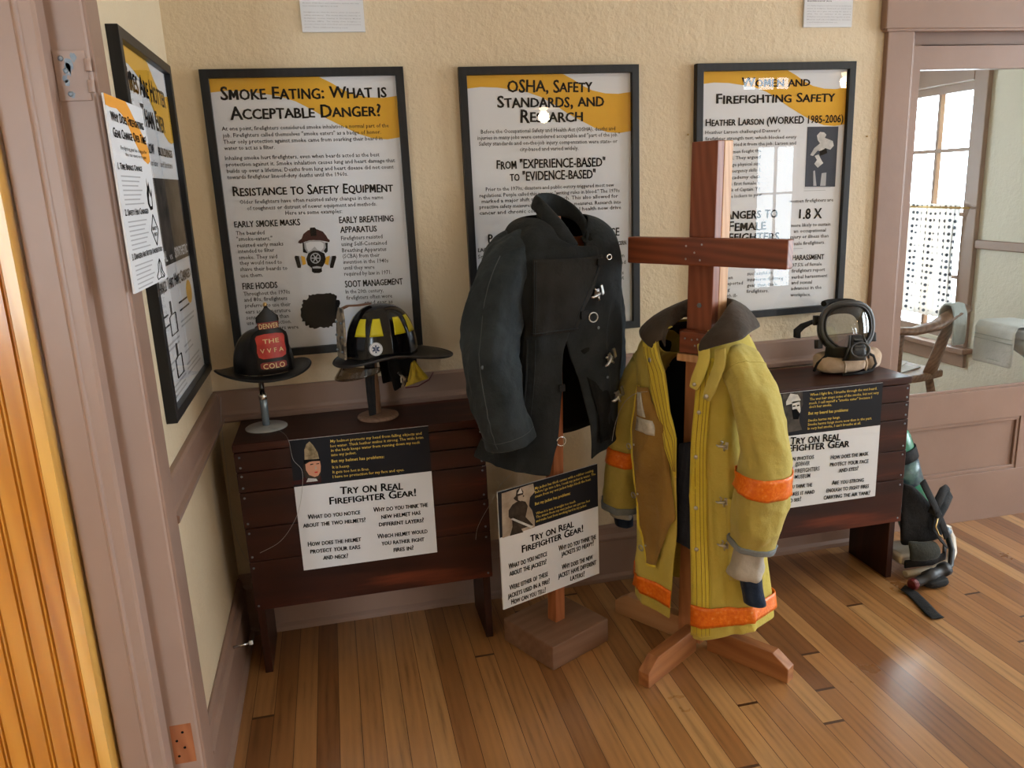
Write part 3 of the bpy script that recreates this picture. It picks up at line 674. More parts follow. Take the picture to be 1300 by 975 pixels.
sheet('white printed sheet headed Backboard Art above the Firefighting Safety poster', 1021, 0, 1082, 34, 0, '', [
 ('Backboard Art', 295, 24, 660, 26, 2), ('On display hanging around this room are backboards', 290, 92, 950, 100), ('painted  by  firefighters.  Backboards  are  boards  used', 290, 134, 950, 140), ('when  first  aid  is  given  and  moving  the  injured  to', 290, 176, 950, 184),
 ('safety.   This   art   celebrates   all   the   gathering', 288, 216, 945, 224), ('firefighters and paramedics have together at work.', 288, 258, 942, 266), ('Museum staff asked firefighters to decorate', 286, 300, 942, 306), ('a used backboard with their art.', 286, 340, 742, 345)], 1000, 0, 1300/110)

# ------------------------------------------------------------------ benches
def make_bench(label):
    r = thing('plank_bench', label, 'bench', (0, 0, 0), 0, 'dark stained plank benches')
    w, d, h = .812, .30, .845; t = .026
    for s in (0, 1):                                     # end boards run down to the floor, cut to two feet
        x0 = 0 if s == 0 else w-t
        pr = [(x0, -d+.022, h-.028), (x0, -d+.022, 0), (x0, -.034, 0), (x0, -.030, .25), (x0, -.004, .25), (x0, -.004, h-.028)]
        MB().prism(pr, (t, 0, 0)).build('end_board', 'bench_end', r, .002)
    zs = [.252, .432, .552, .678, .748, h-.029]
    random.seed(6)
    for i in range(5):
        e = random.uniform(-.002, .003)
        MB().box((-.004+e, -d, zs[i]+.001), (w+.004+e, -d+.021, zs[i+1]-.001)).build('front_plank', 'bench', r, .0025)
    MB().box((-.008, -d-.001, h-.028), (w+.008, 0, h)).build('top_board', 'bench', r, .004)
    MB().box((t, -.025, .40), (w-t, -.006, h-.028)).build('back_plank', 'bench', r, .002)
    for x in (.010, w-.010):
        for z in (.27, .41, .45, .535, .57, .66, .695, .735, .765, .80):
            MB().lathe([(.0042, 0), (.0038, .0012), (.001, .0018)], 8, 0, Matrix.Translation((x, -d, z)) @ Matrix.Rotation(R(90), 4, 'X')).build('nail_head', 'greymetal', r)
    return r
b1 = make_bench('dark red-brown plank bench in the left corner under the two helmets')
b1.location = (.092, -.022, 0)
b2 = b1.copy(); COL.objects.link(b2); b2.location = (1.737, -.058, 0); b2['label'] = 'dark red-brown plank bench on the right under the breathing mask'
for ch in list(b1.children):
    c = ch.copy(); COL.objects.link(c); c.parent = b2

# ------------------------------------------------------------------ try-on boards
def sgn(root, w, h, split, fill):
    mb = MB().box((0, -.005, 0), (w, 0, h), 0)
    mb.ngon([(0, -.0054, h*split), (w, -.0054, h*split), (w, -.0054, h), (0, -.0054, h)], 2)
    n = fullmat(root).to_3x3() @ V((0, -1, 0)); p = fullmat(root) @ V((0, -.0056, 0))
    fill(Print(p, n, mb, root)); mb.build('print', BP, root, weld=False)
s1 = thing('printed_board', 'square Try On Real Firefighter Gear board on the left bench front', 'sign', (.262, -.3225, .380))
def g1(pr):
    pr.zoom(340, 530, 4.877)
    for t in [('My helmet protects my head from falling objects and', 388, 155, 952, 105), ('hot water. Thick leather makes it strong. The wide brim', 388, 185, 962, 130), ('in the back keeps water from running down my neck', 392, 212, 942, 160), ('into my jacket.', 394, 240, 548, 225),
       ('It is heavy.', 400, 316, 508, 306), ('It gets too hot in fires.', 402, 346, 628, 326), ('I have no protection for my face and eyes.', 403, 375, 845, 330)]: pr.line(t[0], *t[1:], 17, 3)
    pr.line('But my helmet has problems:', 395, 279, 720, 250, 18, 3, 2)
    for t in [('Try on Real', 450, 477, 835, 445, 50), ('Firefighter Gear!', 385, 540, 917, 485, 46)]: pr.line(t[0], *t[1:], 4, 1)
    for t in [('What do you notice', 250, 630, 572, 598), ('about the two helmets?', 220, 682, 605, 645), ('Why do you think the', 655, 585, 990, 552), ('new helmet has', 705, 628, 945, 600), ('different layers?', 690, 675, 965, 648),
       ('How does the helmet', 250, 798, 577, 765), ('protect your ears', 265, 842, 572, 812), ('and neck?', 345, 880, 497, 868), ('Which helmet would', 680, 750, 988, 715), ('you rather fight', 705, 792, 968, 765), ('fires in?', 780, 832, 902, 818)]: pr.line(t[0], *t[1:], 29, 4, 1)
    # painted firefighter in a tall helmet
    P_ = pr.patch
    P_([(150, 418), (150, 395), (205, 385), (222, 370), (330, 362), (330, 402)], 10, .0008)
    P_([(218, 300), (222, 270), (325, 262), (330, 330), (320, 380), (255, 395), (225, 360)], 7, .0009)
    P_([(232, 290), (262, 272), (322, 268), (328, 300), (326, 335), (312, 360), (290, 368), (255, 355), (236, 325)], 5, .001)
    P_([(222, 262), (322, 255), (326, 268), (290, 268), (240, 278), (222, 290)], 4, .0012)
    P_([(228, 262), (226, 200), (238, 165), (258, 148), (280, 170), (308, 215), (318, 256)], 15, .0011)
    P_([(262, 288), (282, 284), (282, 290), (262, 295)], 7, .0013); P_([(300, 284), (318, 282), (318, 287), (300, 290)], 7, .0013); P_([(288, 336), (310, 333), (308, 341), (292, 343)], 11, .0013); P_([(296, 292), (304, 318), (290, 322)], 6, .0012)
    P_([(238, 400), (250, 375), (300, 378), (310, 392), (265, 398)], 9, .0011)
sgn(s1, .455, .462, .652, g1)
s2 = thing('printed_board', 'tilted Try On board on the post of the dark coat stand', 'sign', V((1.12, -.43, .236)) + V((math.cos(R(21)), math.sin(R(21)), 0))*-.238 + V((math.sin(R(21)), -math.cos(R(21)), 0))*.012, R(21))
def g2(pr):
    pr.zoom(620, 580, 3.61)
    for t in [('My jacket has thick canvas with a rubber coating.', 213, 150, 482, 66), ('Before I go into a fire, I soak my jacket in water. The', 213, 168, 490, 82), ('steam from my wet jacket helps block the heat.', 213, 188, 470, 106),
       ('When it is wet, it weighs too much.', 218, 265, 400, 208), ('The steam from my wet jacket can get too hot', 218, 282, 465, 205), ('and make heat from working hard in my jacket.', 218, 300, 450, 226)]: pr.line(t[0], *t[1:], 12, 3)
    pr.line('But my jacket has problems:', 213, 222, 375, 172, 13, 3, 2)
    for t in [('Try on Real', 193, 391, 390, 320, 33), ('Firefighter Gear!', 155, 440, 433, 342, 33)]: pr.line(t[0], *t[1:], 4, 1)
    for t in [('What do you notice', 93, 515, 268, 453), ('about the jackets?', 97, 547, 265, 490), ('Why do you think the', 322, 432, 492, 375), ('jackets so heavy?', 335, 457, 482, 405), ('Were either of these', 97, 612, 272, 545), ('jackets used in a fire?', 90, 650, 280, 578), ('How can you tell?', 105, 677, 262, 620),
       ('Why does the new', 337, 518, 477, 468), ('jacket have different', 320, 557, 493, 492), ('layers?', 375, 568, 440, 546)]: pr.line(t[0], *t[1:], 25, 4, 1)
    P_ = pr.patch
    P_([(60, 168), (205, 122), (212, 160), (190, 185), (186, 225), (200, 245), (212, 290), (212, 322), (64, 372)], 6, .0008)
    P_([(92, 245), (110, 218), (130, 205), (150, 200), (170, 205), (180, 225), (170, 275), (205, 312), (150, 330), (160, 345), (98, 362), (110, 320), (108, 290), (92, 275)], 7, .001)
    P_([(114, 190), (125, 178), (128, 155), (146, 138), (160, 160), (158, 175), (165, 178), (158, 185), (150, 200), (134, 205), (122, 198)], 7, .001)
    P_([(134, 180), (157, 172), (158, 192), (148, 203), (136, 198)], 6, .0012); P_([(132, 170), (146, 140), (156, 165)], 9, .0012)
    P_([(100, 285), (112, 280), (205, 318), (195, 326)], 9, .0012)
sgn(s2, .415, .420, .622, g2)
s3 = thing('printed_board', 'Try On board on the right bench front, partly hidden by yellow coat', 'sign', (1.972, -.3585, .379))
def g3(pr):
    pr.zoom(980, 370, 3.36)
    for t in [('When I fight fire, I breathe through the wet beard.', 162, 446, 447, 418), ('The wet hair stops some of the smoke, but not very', 160, 465, 455, 436), ('much. I call myself a "smoke eater" because I', 158, 482, 425, 456), ("don't fear smoke.", 158, 498, 255, 488),
       ('Smoke harms my lungs.', 153, 556, 290, 541), ('Smoke harms lungs more now than in the past.', 152, 573, 425, 545), ("In very bad smoke, I can't breathe at all.", 152, 590, 378, 566)]: pr.line(t[0], *t[1:], 11, 3)
    pr.line('But my beard has problems:', 155, 526, 325, 510, 12, 3, 2)
    for t in [('Try on Real', 78, 655, 290, 634, 34), ('Firefighter Gear', 18, 688, 328, 663, 34)]: pr.line(t[0], *t[1:], 4, 1)
    for t in [('@DENVER', 98, 745, 160, 740), ('FIREFIGHTERS', 97, 775, 202, 763), ('MUSEUM', 97, 800, 162, 793)]: pr.line(t[0], *t[1:], 17, 4, 2)
    for t in [('#1 in photos', 50, 727, 178, 713), ('How does the mask', 250, 717, 410, 699), ('protect your face', 247, 747, 410, 731), ('and eyes?', 285, 772, 367, 762), ('Why do you think the', 0, 850, 170, 832), ('makes it hard', 68, 874, 180, 861), ('to see?', 65, 901, 123, 893),
       ('Are you strong', 255, 825, 390, 811), ('enough to fight fires', 232, 858, 412, 837), ('carrying the air tank?', 220, 887, 417, 866)]: pr.line(t[0], *t[1:], 19, 4, 1)
    P_ = pr.patch
    P_([(45, 438), (130, 428), (132, 480), (115, 520), (118, 560), (128, 590), (45, 606)], 8, .0008)
    P_([(60, 470), (78, 435), (110, 440), (122, 462), (118, 470), (60, 485)], 9, .001); P_([(85, 470), (118, 466), (122, 510), (108, 540), (88, 520)], 9, .001); P_([(84, 505), (104, 500), (118, 520), (112, 545), (90, 545)], 4, .0012)
    P_([(88, 487), (100, 485), (100, 491), (88, 493)], 4, .0013); P_([(106, 484), (116, 482), (116, 488), (106, 490)], 4, .0013)
    # rounded square camera emblem
    def rs(x0, y0, x1, y1, r):
        o = []
        for cx, cy, a0 in ((x1-r, y0+r, -pi/2), (x1-r, y1-r, 0), (x0+r, y1-r, pi/2), (x0+r, y0+r, pi)):
            o += [(cx+r*math.cos(a0+k*pi/8), cy+r*math.sin(a0+k*pi/8)) for k in range(5)]
        return o
    P_(rs(40, 740, 90, 802, 14), 14, .0008); P_(rs(47, 749, 83, 794, 9), 0, .001); pr.disc(65, 771, 12, 15, 14, .0012); pr.disc(65, 771, 8, 10, 0, .0014); pr.disc(77, 757, 3, 3, 14, .0012)
sgn(s3, .455, .455, .635, g3)
# ------------------------------------------------------------------ cloth materials
def cloth(name, c1, c2, scale=7, rough=.85, weave=900, p=(.3, .7), sheen=.15):
    m, nt, b = newmat(name); v = coord(nt)
    nt.links.new(ramp(nt, noi(nt, v, scale, 6, .6), [(p[0], c1), (p[1], c2)]), b.inputs['Base Color'])
    sset(b, 'Roughness', rough); sset(b, 'Specular IOR Level', .25); sset(b, 'Sheen Weight', sheen); sset(b, 'Sheen Roughness', .5)
    a = noi(nt, v, 24, 5, .6); w = noi(nt, v, weave, 2)
    ad = N(nt, 'ShaderNodeMath', operation='MULTIPLY_ADD'); ad.inputs[1].default_value = .12
    nt.links.new(w, ad.inputs[0]); nt.links.new(a, ad.inputs[2]); bump(nt, b, ad.outputs[0], .55, .012); return m
MT['yellow'] = cloth('yellow coat canvas', (.57, .45, .075), (.66, .55, .13), 5)
MT['yellow_dirty'] = cloth('yellow coat canvas sleeve', (.45, .365, .085), (.59, .485, .125), 5)
MT['yellow_trim'] = cloth('bright yellow placket', (.66, .52, .045), (.73, .59, .075), 9)
MT['brown_facing'] = cloth('tan brown facing', (.25, .135, .03), (.36, .215, .05), 7)
MT['navy'] = cloth('navy quilted liner', (.008, .011, .022), (.018, .022, .038), 9)
MT['navyknit'] = cloth('navy knit cuff', (.007, .016, .04), (.014, .028, .06), 30, weave=300)
MT['cuffgrey'] = cloth('grey blue binding', (.19, .23, .26), (.27, .31, .34), 20)
MT['glovecloth'] = cloth('pale cotton wristlet', (.42, .39, .34), (.58, .54, .48), 14)
MT['corduroy'] = cloth('grey brown collar', (.040, .029, .022), (.075, .057, .045), 12)
MT['darkcoat'] = cloth('weathered black canvas', (.007, .0085, .0095), (.024, .029, .032), 6, .85, 700, (.3, .68), .02)
MT['darkcoat_blue'] = cloth('weathered blue black canvas', (.012, .0175, .022), (.036, .049, .059), 6, .8, 700, (.3, .68), .04)
MT['darkcoat_brown'] = cloth('faded brown black canvas', (.008, .0082, .008), (.025, .025, .024), 7, .85, 700, (.3, .7), .02)
MT['darkcoat_in'] = cloth('black coat lining', (.003, .003, .003), (.007, .0065, .006), 8, sheen=0)
MT['stitch'] = flat('grey stitching', (.075, .085, .095), .8)
MT['labelcloth'] = mottled('worn white label', (.42, .40, .34), (.62, .60, .54), 50, .8)
MT['beige'] = cloth('beige hood knit', (.50, .36, .25), (.62, .47, .34), 10, weave=500)
MT['webbing'] = cloth('black webbing', (.008, .008, .009), (.016, .015, .015), 40, .7, sheen=0)
MT['rubber'] = mottled('black rubber', (.010, .010, .012), (.02, .02, .022), 30, .45)
m, nt, b = newmat('orange reflective tape'); v = coord(nt)
nt.links.new(ramp(nt, noi(nt, v, 90, 3), [(.35, (.85, .15, .006)), (.62, (.95, .23, .012)), (.78, (.98, .42, .16))]), b.inputs['Base Color']); sset(b, 'Roughness', .35); bump(nt, b, noi(nt, v, 130, 3), .5, .003); MT['orange'] = m
MT['leather'] = mottled('black painted leather', (.004, .004, .0045), (.010, .009, .009), 18, .34, .25, 50, bd=.002, spec=.25)
MT['helmetblack'] = flat('glossy black helmet', (.004, .004, .005), .14, spec=.35, coat=.15)
MT['brim'] = mottled('scuffed black brim', (.007, .007, .008), (.018, .018, .018), 12, .42, spec=.3)
MT['shieldred'] = mottled('red shield paint', (.36, .014, .008), (.52, .035, .02), 30, .4)
MT['cream'] = flat('cream lettering', (.70, .52, .26), .5)
MT['yellowreflect'] = flat('lime yellow reflective patch', (.62, .55, .01), .35)
MT['stickerwhite'] = flat('white sticker', (.72, .74, .76), .35); MT['stickerblue'] = flat('dark blue emblem', (.012, .03, .10), .4)
MT['whitepaint'] = mottled('white painted steel', (.50, .54, .56), (.62, .65, .66), 12, .3)
MT['bluegrey'] = flat('blue grey tube', (.33, .42, .50), .25, .4)
MT['tanwood'] = wood('tan turned wood', [(.19, .10, .062), (.26, .15, .095), (.30, .18, .115)], 'Z', 1.2, .5, .05)
MT['holder'] = mottled('mottled leather holder', (.015, .012, .010), (.24, .19, .13), 45, .5, p=(.40, .55))
MT['brownleather'] = mottled('brown leather', (.10, .038, .014), (.17, .07, .03), 20, .5)
MT['smoke'] = glassmat('smoked visor', (.42, .36, .30), .06, 1.5, 1.2)
MT['lens'] = glassmat('mask lens', (.42, .45, .47), .03, 1.5, 1.6)
MT['maskgrey'] = flat('grey mask ring', (.055, .058, .062), .4)
MT['tankgreen'] = mottled('green tank', (.03, .17, .10), (.05, .24, .14), 14, .25)
MT['tankblue'] = mottled('blue printed band', (.012, .03, .07), (.12, .22, .20), 25, .3)
MT['creamplastic'] = mottled('cream plastic', (.50, .42, .32), (.60, .52, .42), 9, .4)
MT['olive'] = cloth('olive black pad', (.020, .020, .014), (.035, .034, .024), 12)
MT['redplastic'] = flat('dark red knob', (.12, .012, .015), .4)
MT['wire'] = flat('clear security wire', (.45, .45, .45), .3, .3)

def nz(x, y, z): return noise.noise(V((x, y, z)))
def lerp(a, b, t): return a+(b-a)*t
def keys(tab, t):
    """piecewise smooth interpolation of rows (t, values...)"""
    if t <= tab[0][0]: return tab[0][1:]
    for i in range(len(tab)-1):
        if t <= tab[i+1][0]:
            k = (t-tab[i][0])/(tab[i+1][0]-tab[i][0])
            p0 = tab[max(i-1, 0)]; p1 = tab[i]; p2 = tab[i+1]; p3 = tab[min(i+2, len(tab)-1)]
            out = []
            for a in range(1, len(p1)):
                m1 = (p2[a]-p0[a])/max(p2[0]-p0[0], 1e-6)*(p2[0]-p1[0]); m2 = (p3[a]-p1[a])/max(p3[0]-p1[0], 1e-6)*(p2[0]-p1[0])
                out.append((2*k**3-3*k*k+1)*p1[a]+(k**3-2*k*k+k)*m1+(-2*k**3+3*k*k)*p2[a]+(k**3-k*k)*m2)
            return out
    return tab[-1][1:]
def sp(x, e): return math.copysign(abs(x)**e, x)
class Torso:
    """coat body: t runs from the neck (0) to the hem (1), phi round the body (0 front, +90 the wearer-right in the picture); -y is the front"""
    def __init__(s, tab, seed, amp, e=.8): s.tab, s.seed, s.amp, s.e = tab, seed, amp, e
    def at(s, phi, t, off=0):
        ca, cb, ra, rf, rb, z, dzs, dzl, dzr = keys(s.tab, t)
        sn, cs = math.sin(phi), math.cos(phi); rr = rf if cs > 0 else rb
        rg = 1-abs(nz(math.cos(phi)*2.6+s.seed, math.sin(phi)*2.6, t*2.2+5))*5; rg = max(0, rg)**2          # creases
        fold = s.amp*min(1, t*1.8)*(math.sin(phi*7+3*nz(t*2, s.seed, 1)+s.seed)*.5 + 1.5*nz(math.cos(phi)*2.2+s.seed, math.sin(phi)*2.2, t*2.4) + .8*rg)
        a = ca+(ra+off+fold)*sp(sn, s.e); bb = cb+(rr+off+fold)*sp(cs, s.e)
        side = abs(sn)
        return V((a, -bb, z+dzs*side**1.5 + (dzl if sn < 0 else dzr)*(1-side)**1.2*(1 if cs > 0 else 0)))
    def rows(s, t0, t1, nt, fL, fR, nphi, off=0):
        """columns from the left opening edge round the back to the right opening edge; fL,fR give the edge angles at t"""
        out = []
        for i in range(nt+1):
            t = lerp(t0, t1, i/nt); a0 = R(fL(t)); a1 = -2*pi+R(fR(t))
            out.append([s.at(lerp(a0, a1, j/nphi), t, off) for j in range(nphi+1)])
        return out
class Sleeve:
    """tube along key points (t, x, y, z, r across, r deep)"""
    def __init__(s, tab, seed, amp, side): s.tab, s.seed, s.amp, s.side = tab, seed, amp, side
    def c(s, t): return V(keys(s.tab, t)[:3])
    def at(s, th, t, off=0):
        x, y, z, r1, r2 = keys(s.tab, t); d = (s.c(min(1, t+.02))-s.c(max(0, t-.02))).normalized()
        ax = V((0, -1, 0)); ax = (ax-d*ax.dot(d)).normalized(); bx = d.cross(ax)
        rg = max(0, 1-abs(nz(math.cos(th)*1.3+s.seed+t*1.2, math.sin(th)*1.3, t*5.5))*5)**2; r2_ = max(0, 1-abs(nz(math.cos(th)*2.1+9, math.sin(th)*2.1+t*3, t*3+s.seed))*6)**2
        w = s.amp*(1.3*nz(math.cos(th)*1.5+s.seed, math.sin(th)*1.5, t*5)+.25*math.sin(t*26+2*math.sin(th+s.seed))+.65*rg+.5*r2_-.3)
        return V((x, y, z)) + ax*((r2+off+w)*math.cos(th)) + bx*((r1+off+w)*math.sin(th))
    def rows(s, t0, t1, nt, n=28, off=0): return [[s.at(2*pi*j/n, lerp(t0, t1, i/nt), off) for j in range(n)] for i in range(nt+1)]
def lf(*ks):
    """piecewise linear function"""
    def f(t):
        if t <= ks[0][0]: return ks[0][1]
        for a, b in zip(ks, ks[1:]):
            if t <= b[0]: return lerp(a[1], b[1], (t-a[0])/(b[0]-a[0]))
        return ks[-1][1]
    return f
def hook(parent, p, rot, s=1., name='clasp'):
    """spring hook of a turnout coat: plate, snap body and ring, laid in the x-z plane"""
    M = Matrix.Translation(p) @ rot
    mb = MB(); mb.box((-.006*s, -.004, -.012*s), (.004*s, 0, .012*s), 0, M)
    mb.tube([M @ V(q) for q in ((0, -.006, 0), (-.012*s, -.008, -.002*s), (-.026*s, -.008, -.003*s), (-.034*s, -.007, 0))], [.006*s, .005*s, .004*s, .002*s], 8)
    mb.tube([M @ V((-.018*s, -.008, .002*s)), M @ V((-.014*s, -.010, .013*s)), M @ V((-.020*s, -.010, .018*s))], .003*s, 6)
    mb.tube([M @ V((-.010*s, -.008, -.002*s)), M @ V((-.006*s, -.010, -.016*s))], .003*s, 6)
    return mb.build(name, 'steel', parent)
def ring(parent, p, r, ax=(0, 1, 0), name='ring', m='steel', th=.0022):
    ax = V(ax).normalized(); u = ax.orthogonal().normalized(); w = ax.cross(u)
    return MB().tube([V(p)+u*(r*math.cos(k*pi/8))+w*(r*math.sin(k*pi/8)) for k in range(16)], th, 6, 0, closed=True).build(name, m, parent)
def snap(parent, p, nrm, r=.007, name='snap', m='steel'):
    q = V(nrm).to_track_quat('Z', 'Y').to_matrix().to_4x4()
    return MB().lathe([(r, 0), (r, .0015), (r*.7, .003), (r*.3, .0034)], 16, 0, Matrix.Translation(V(p)) @ q).build(name, m, parent)

# ------------------------------------------------------------------ cross-shaped stand of the yellow coat
AY = R(-57); YO = V((1.60, -.555, 0))
ys = thing('coat_stand', 'tall wooden cross-shaped coat stand carrying the yellow coat', 'stand', YO, AY)
LEAN = .022
def lean(mb):
    for v in mb.bm.verts: v.co.x += LEAN*(v.co.z-.6)
    return mb
lean(MB().box((-.045, -.045, 1.132), (.045, -.006, 1.718))).build('front_board', 'post_red', ys, .003)
lean(MB().box((-.045, -.045, .03), (.045, -.006, 1.131))).build('front_board', 'post_mid', ys, .003)
lean(MB().box((-.0445, -.0058, .03), (.0455, .045, 1.718))).build('rear_post', 'pine', ys, .003)
lean(MB().box((-.252, -.084, 1.350), (.300, -.046, 1.434))).build('crossbar', 'post_red_x', ys, .004)
lean(MB().box((-.046, -.083, 1.072), (.047, -.046, 1.142))).build('front_block', 'post_red_x', ys, .003)
lean(MB().box((-.13, .046, 1.05), (.12, .075, 1.12))).build('shoulder_bar', 'post_red_x', ys, .003)
lean(MB().box((-.050, -.090, 1.046), (.042, -.046, 1.070))).build('ledge', 'pine', ys, .002)
for x, z in ((-.03, 1.41), (.025, 1.415), (.0, 1.39), (-.03, 1.37), (.02, 1.368), (-.025, 1.12), (0, 1.118), (.02, 1.121), (.012, 1.10)):
    MB().lathe([(.0035, 0), (.003, .001)], 8, 0, Matrix.Translation((x+LEAN*(z-.6), -.084, z)) @ Matrix.Rotation(R(90), 4, 'X')).build('nail_head', 'steel', ys)
MB().lathe([(.0085, 0), (.008, .003), (.003, .004)], 6, 0, Matrix.Translation((.0+LEAN*.62, -.045, 1.222)) @ Matrix.Rotation(R(90), 4, 'X'), smooth=False).build('bolt', 'greymetal', ys)
def foot(ang, ln, m):
    """board on edge with a sloped nose"""
    q = Matrix.Rotation(ang, 4, 'Z'); t = .021
    pr = [(.046, -t, 0), (ln, -t, 0), (ln, -t, .052), (ln-.055, -t, .090), (.046, -t, .090)]
    mb = MB().prism(pr, (0, 2*t, 0))
    o = mb.build('foot', m, ys, .003); o.rotation_euler = (0, 0, ang); return o
foot(R(0), .345, 'foot'); foot(R(180), .355, 'pine_foot' if 'pine_foot' in MT else 'foot'); foot(R(-90), .335, 'foot'); foot(R(90), .33, 'foot')

# ------------------------------------------------------------------ yellow coat
yj_ = thing('turnout_coat', 'yellow turnout coat with orange bands on the wooden cross stand', 'coat', YO, AY)
#        t    ca    cb   ra    rf    rb    z    dz side, dz left front, dz right front
YT = Torso([(0, -.005, -.01, .085, .070, .080, 1.165, 0, -.03, -.03), (.05, -.01, -.01, .135, .095, .090, 1.150, -.012, 0, 0), (.10, -.02, .0, .185, .110, .100, 1.118, -.022, 0, 0),
     (.16, -.022, .0, .205, .125, .11, 1.06, -.01, 0, 0), (.25, -.02, .0, .205, .132, .12, .965, 0, 0, 0), (.45, -.018, .0, .205, .135, .125, .75, 0, 0, 0), (.65, -.01, 0, .212, .135, .13, .53, 0, 0, 0),
     (.85, .0, .0, .232, .138, .135, .295, 0, 0, -.01), (1, .003, .0, .243, .14, .14, .125, .05, .02, -.02)], 2.3, .013)
fL = lf((0, -28), (.08, -22), (.2, -6), (.4, 2), (.7, 1), (1, -5)); fR = lf((0, 30), (.06, 27), (.15, 19), (.4, 14), (.7, 12), (1, 10))
MB().grid(YT.rows(.03, 1, 64, fL, fR, 96)).build('coat_body', 'yellow', yj_, solid=.004, sub=1)
MB().grid(YT.rows(.05, .80, 36, lambda t: fL(t)-9, lambda t: fR(t)+8, 60, -.012)).build('liner', 'navy', yj_, solid=.003)
# orange hem band
def band(t0, t1, a0, a1, n, off=.0055, m='orange', nm='reflective_band'):
    return MB().grid([[YT.at(R(lerp(a0(t), a1(t), j/n)), t, off) for j in range(n+1)] for t in [lerp(t0, t1, i/5) for i in range(6)]]).build(nm, m, yj_, solid=.003)
band(.885, .952, lambda t: fR(t)-.6, lambda t: 178, 40, .0115); band(.885, .952, lambda t: fL(t), lambda t: -178, 40)
# bright placket with stitching on the right front, snaps and clasps
MB().grid([[YT.at(R(lerp(fR(t)-.5, fR(t)+15, j/6)), t, .0065) for j in range(7)] for t in [lerp(.14, .985, i/50) for i in range(51)]]).build('placket', 'yellow_trim', yj_, solid=.004)
st = MB()
for dd in (4, 8, 11, 14.2): st.tube([YT.at(R(fR(t)+dd), t, .0090) for t in [lerp(.15, .98, i/60) for i in range(61)]], .0009, 4)
st.build('stitching', 'brown_facing', yj_)
def yn(phi, t): return (YT.at(phi, t, .02)-YT.at(phi, t, 0)).normalized()
for t in (.31, .445, .60, .72): p = R(fR(t)+4.5); snap(yj_, YT.at(p, t, .009), yn(p, t))
for t in (.40, .57, .70): p = R(fR(t)+34); hook(yj_, YT.at(p, t, .006), Matrix.Rotation(R(25), 4, 'Z') @ Matrix.Rotation(R(random.uniform(-14, 14)), 4, 'Y'), .95)
# patch pocket low on the right front
MB().grid([[YT.at(R(lerp(46, 82, j/8)), t, .008+.006*math.sin(pi*j/8)) for j in range(9)] for t in [lerp(.56, .80, i/10) for i in range(11)]]).build('pocket', 'yellow', yj_, solid=.003)
# left front turned open: tan facing with a rolled yellow edge
def fl(a, t):
    """a 0..1 from the free edge to the opening; lies just in front of the coat body"""
    k = (t-.26)/.56; e0 = lf((0, -34), (.25, -42), (.5, -40), (.8, -32), (1, -24))(k); e1 = lf((0, -22), (.2, -2), (.7, 1), (1, -16))(k)
    return YT.at(R(lerp(e0, e1, a)), t, .011+.013*math.sin(pi*a)+.010*(1-a)+.004*nz(a*3, k*7, 3))
ts = [lerp(.26, .82, i/30) for i in range(31)]
MB().grid([[fl(j/10, t) for j in range(11)] for t in ts]).build('turned_facing', 'brown_facing', yj_, solid=.003)
MB().tube([fl(0, t) for t in ts]+[fl(a/6, .82) for a in range(1, 7)], .005, 8).build('rolled_edge', 'yellow_trim', yj_)
MB().grid([[YT.at(R(lerp(fL(t)-lerp(20, 3, (t-.12)/.34), fL(t)+1, j/6)), t, .014-.002*j/6) for j in range(7)] for t in [lerp(.10, .52, i/24) for i in range(25)]]).build('placket', 'yellow_trim', yj_, solid=.004)
st = MB()
for q in (.2, .45, .7, .9): st.tube([YT.at(R(lerp(fL(t)-lerp(20, 3, (t-.12)/.34), fL(t)+1, q)), t, .0165) for t in [lerp(.13, .5, i/24) for i in range(25)]], .0008, 4)
st.build('stitching', 'brown_facing', yj_)
for (t, dd) in ((.17, -8),): p = R(fL(t)+dd); snap(yj_, YT.at(p, t, .016), yn(p, t), .008)
for (k0, k1, a0, a1) in ((.03, .16, .25, .62), (.17, .25, .22, .80)):
    MB().grid([[fl(lerp(a0, a1, j/4), .26+.56*lerp(k0, k1, i/4))+V((.0, -.004, 0)) for j in range(5)] for i in range(5)]).build('cloth_label', 'labelcloth', yj_, solid=.001)
for k in (.34, .62, .90):
    snap(yj_, fl(.14, .26+.56*k)+V((0, -.003, 0)), (0, -1, 0), .004); ring(yj_, fl(0, .26+.56*(k+.02))+V((-.010, -.006, 0)), .010, (.2, 1, .1), 'd_ring')
# quilted liner corner hanging in the opening, in front of the post
q = [(-.012, -.118, .78), (.045, -.124, .80), (.045, -.124, .42), (-.035, -.110, .428)]
rows = []
for i in range(13):
    k = i/12; l = V(q[0]).lerp(V(q[3]), k); r_ = V(q[1]).lerp(V(q[2]), k)
    rows.append([l.lerp(r_, j/8)+V((0, .004*math.sin(j*2.4+i*1.1), 0)) for j in range(9)])
MB().grid(rows).build('liner_corner', 'navy', yj_, solid=.006, sub=1)
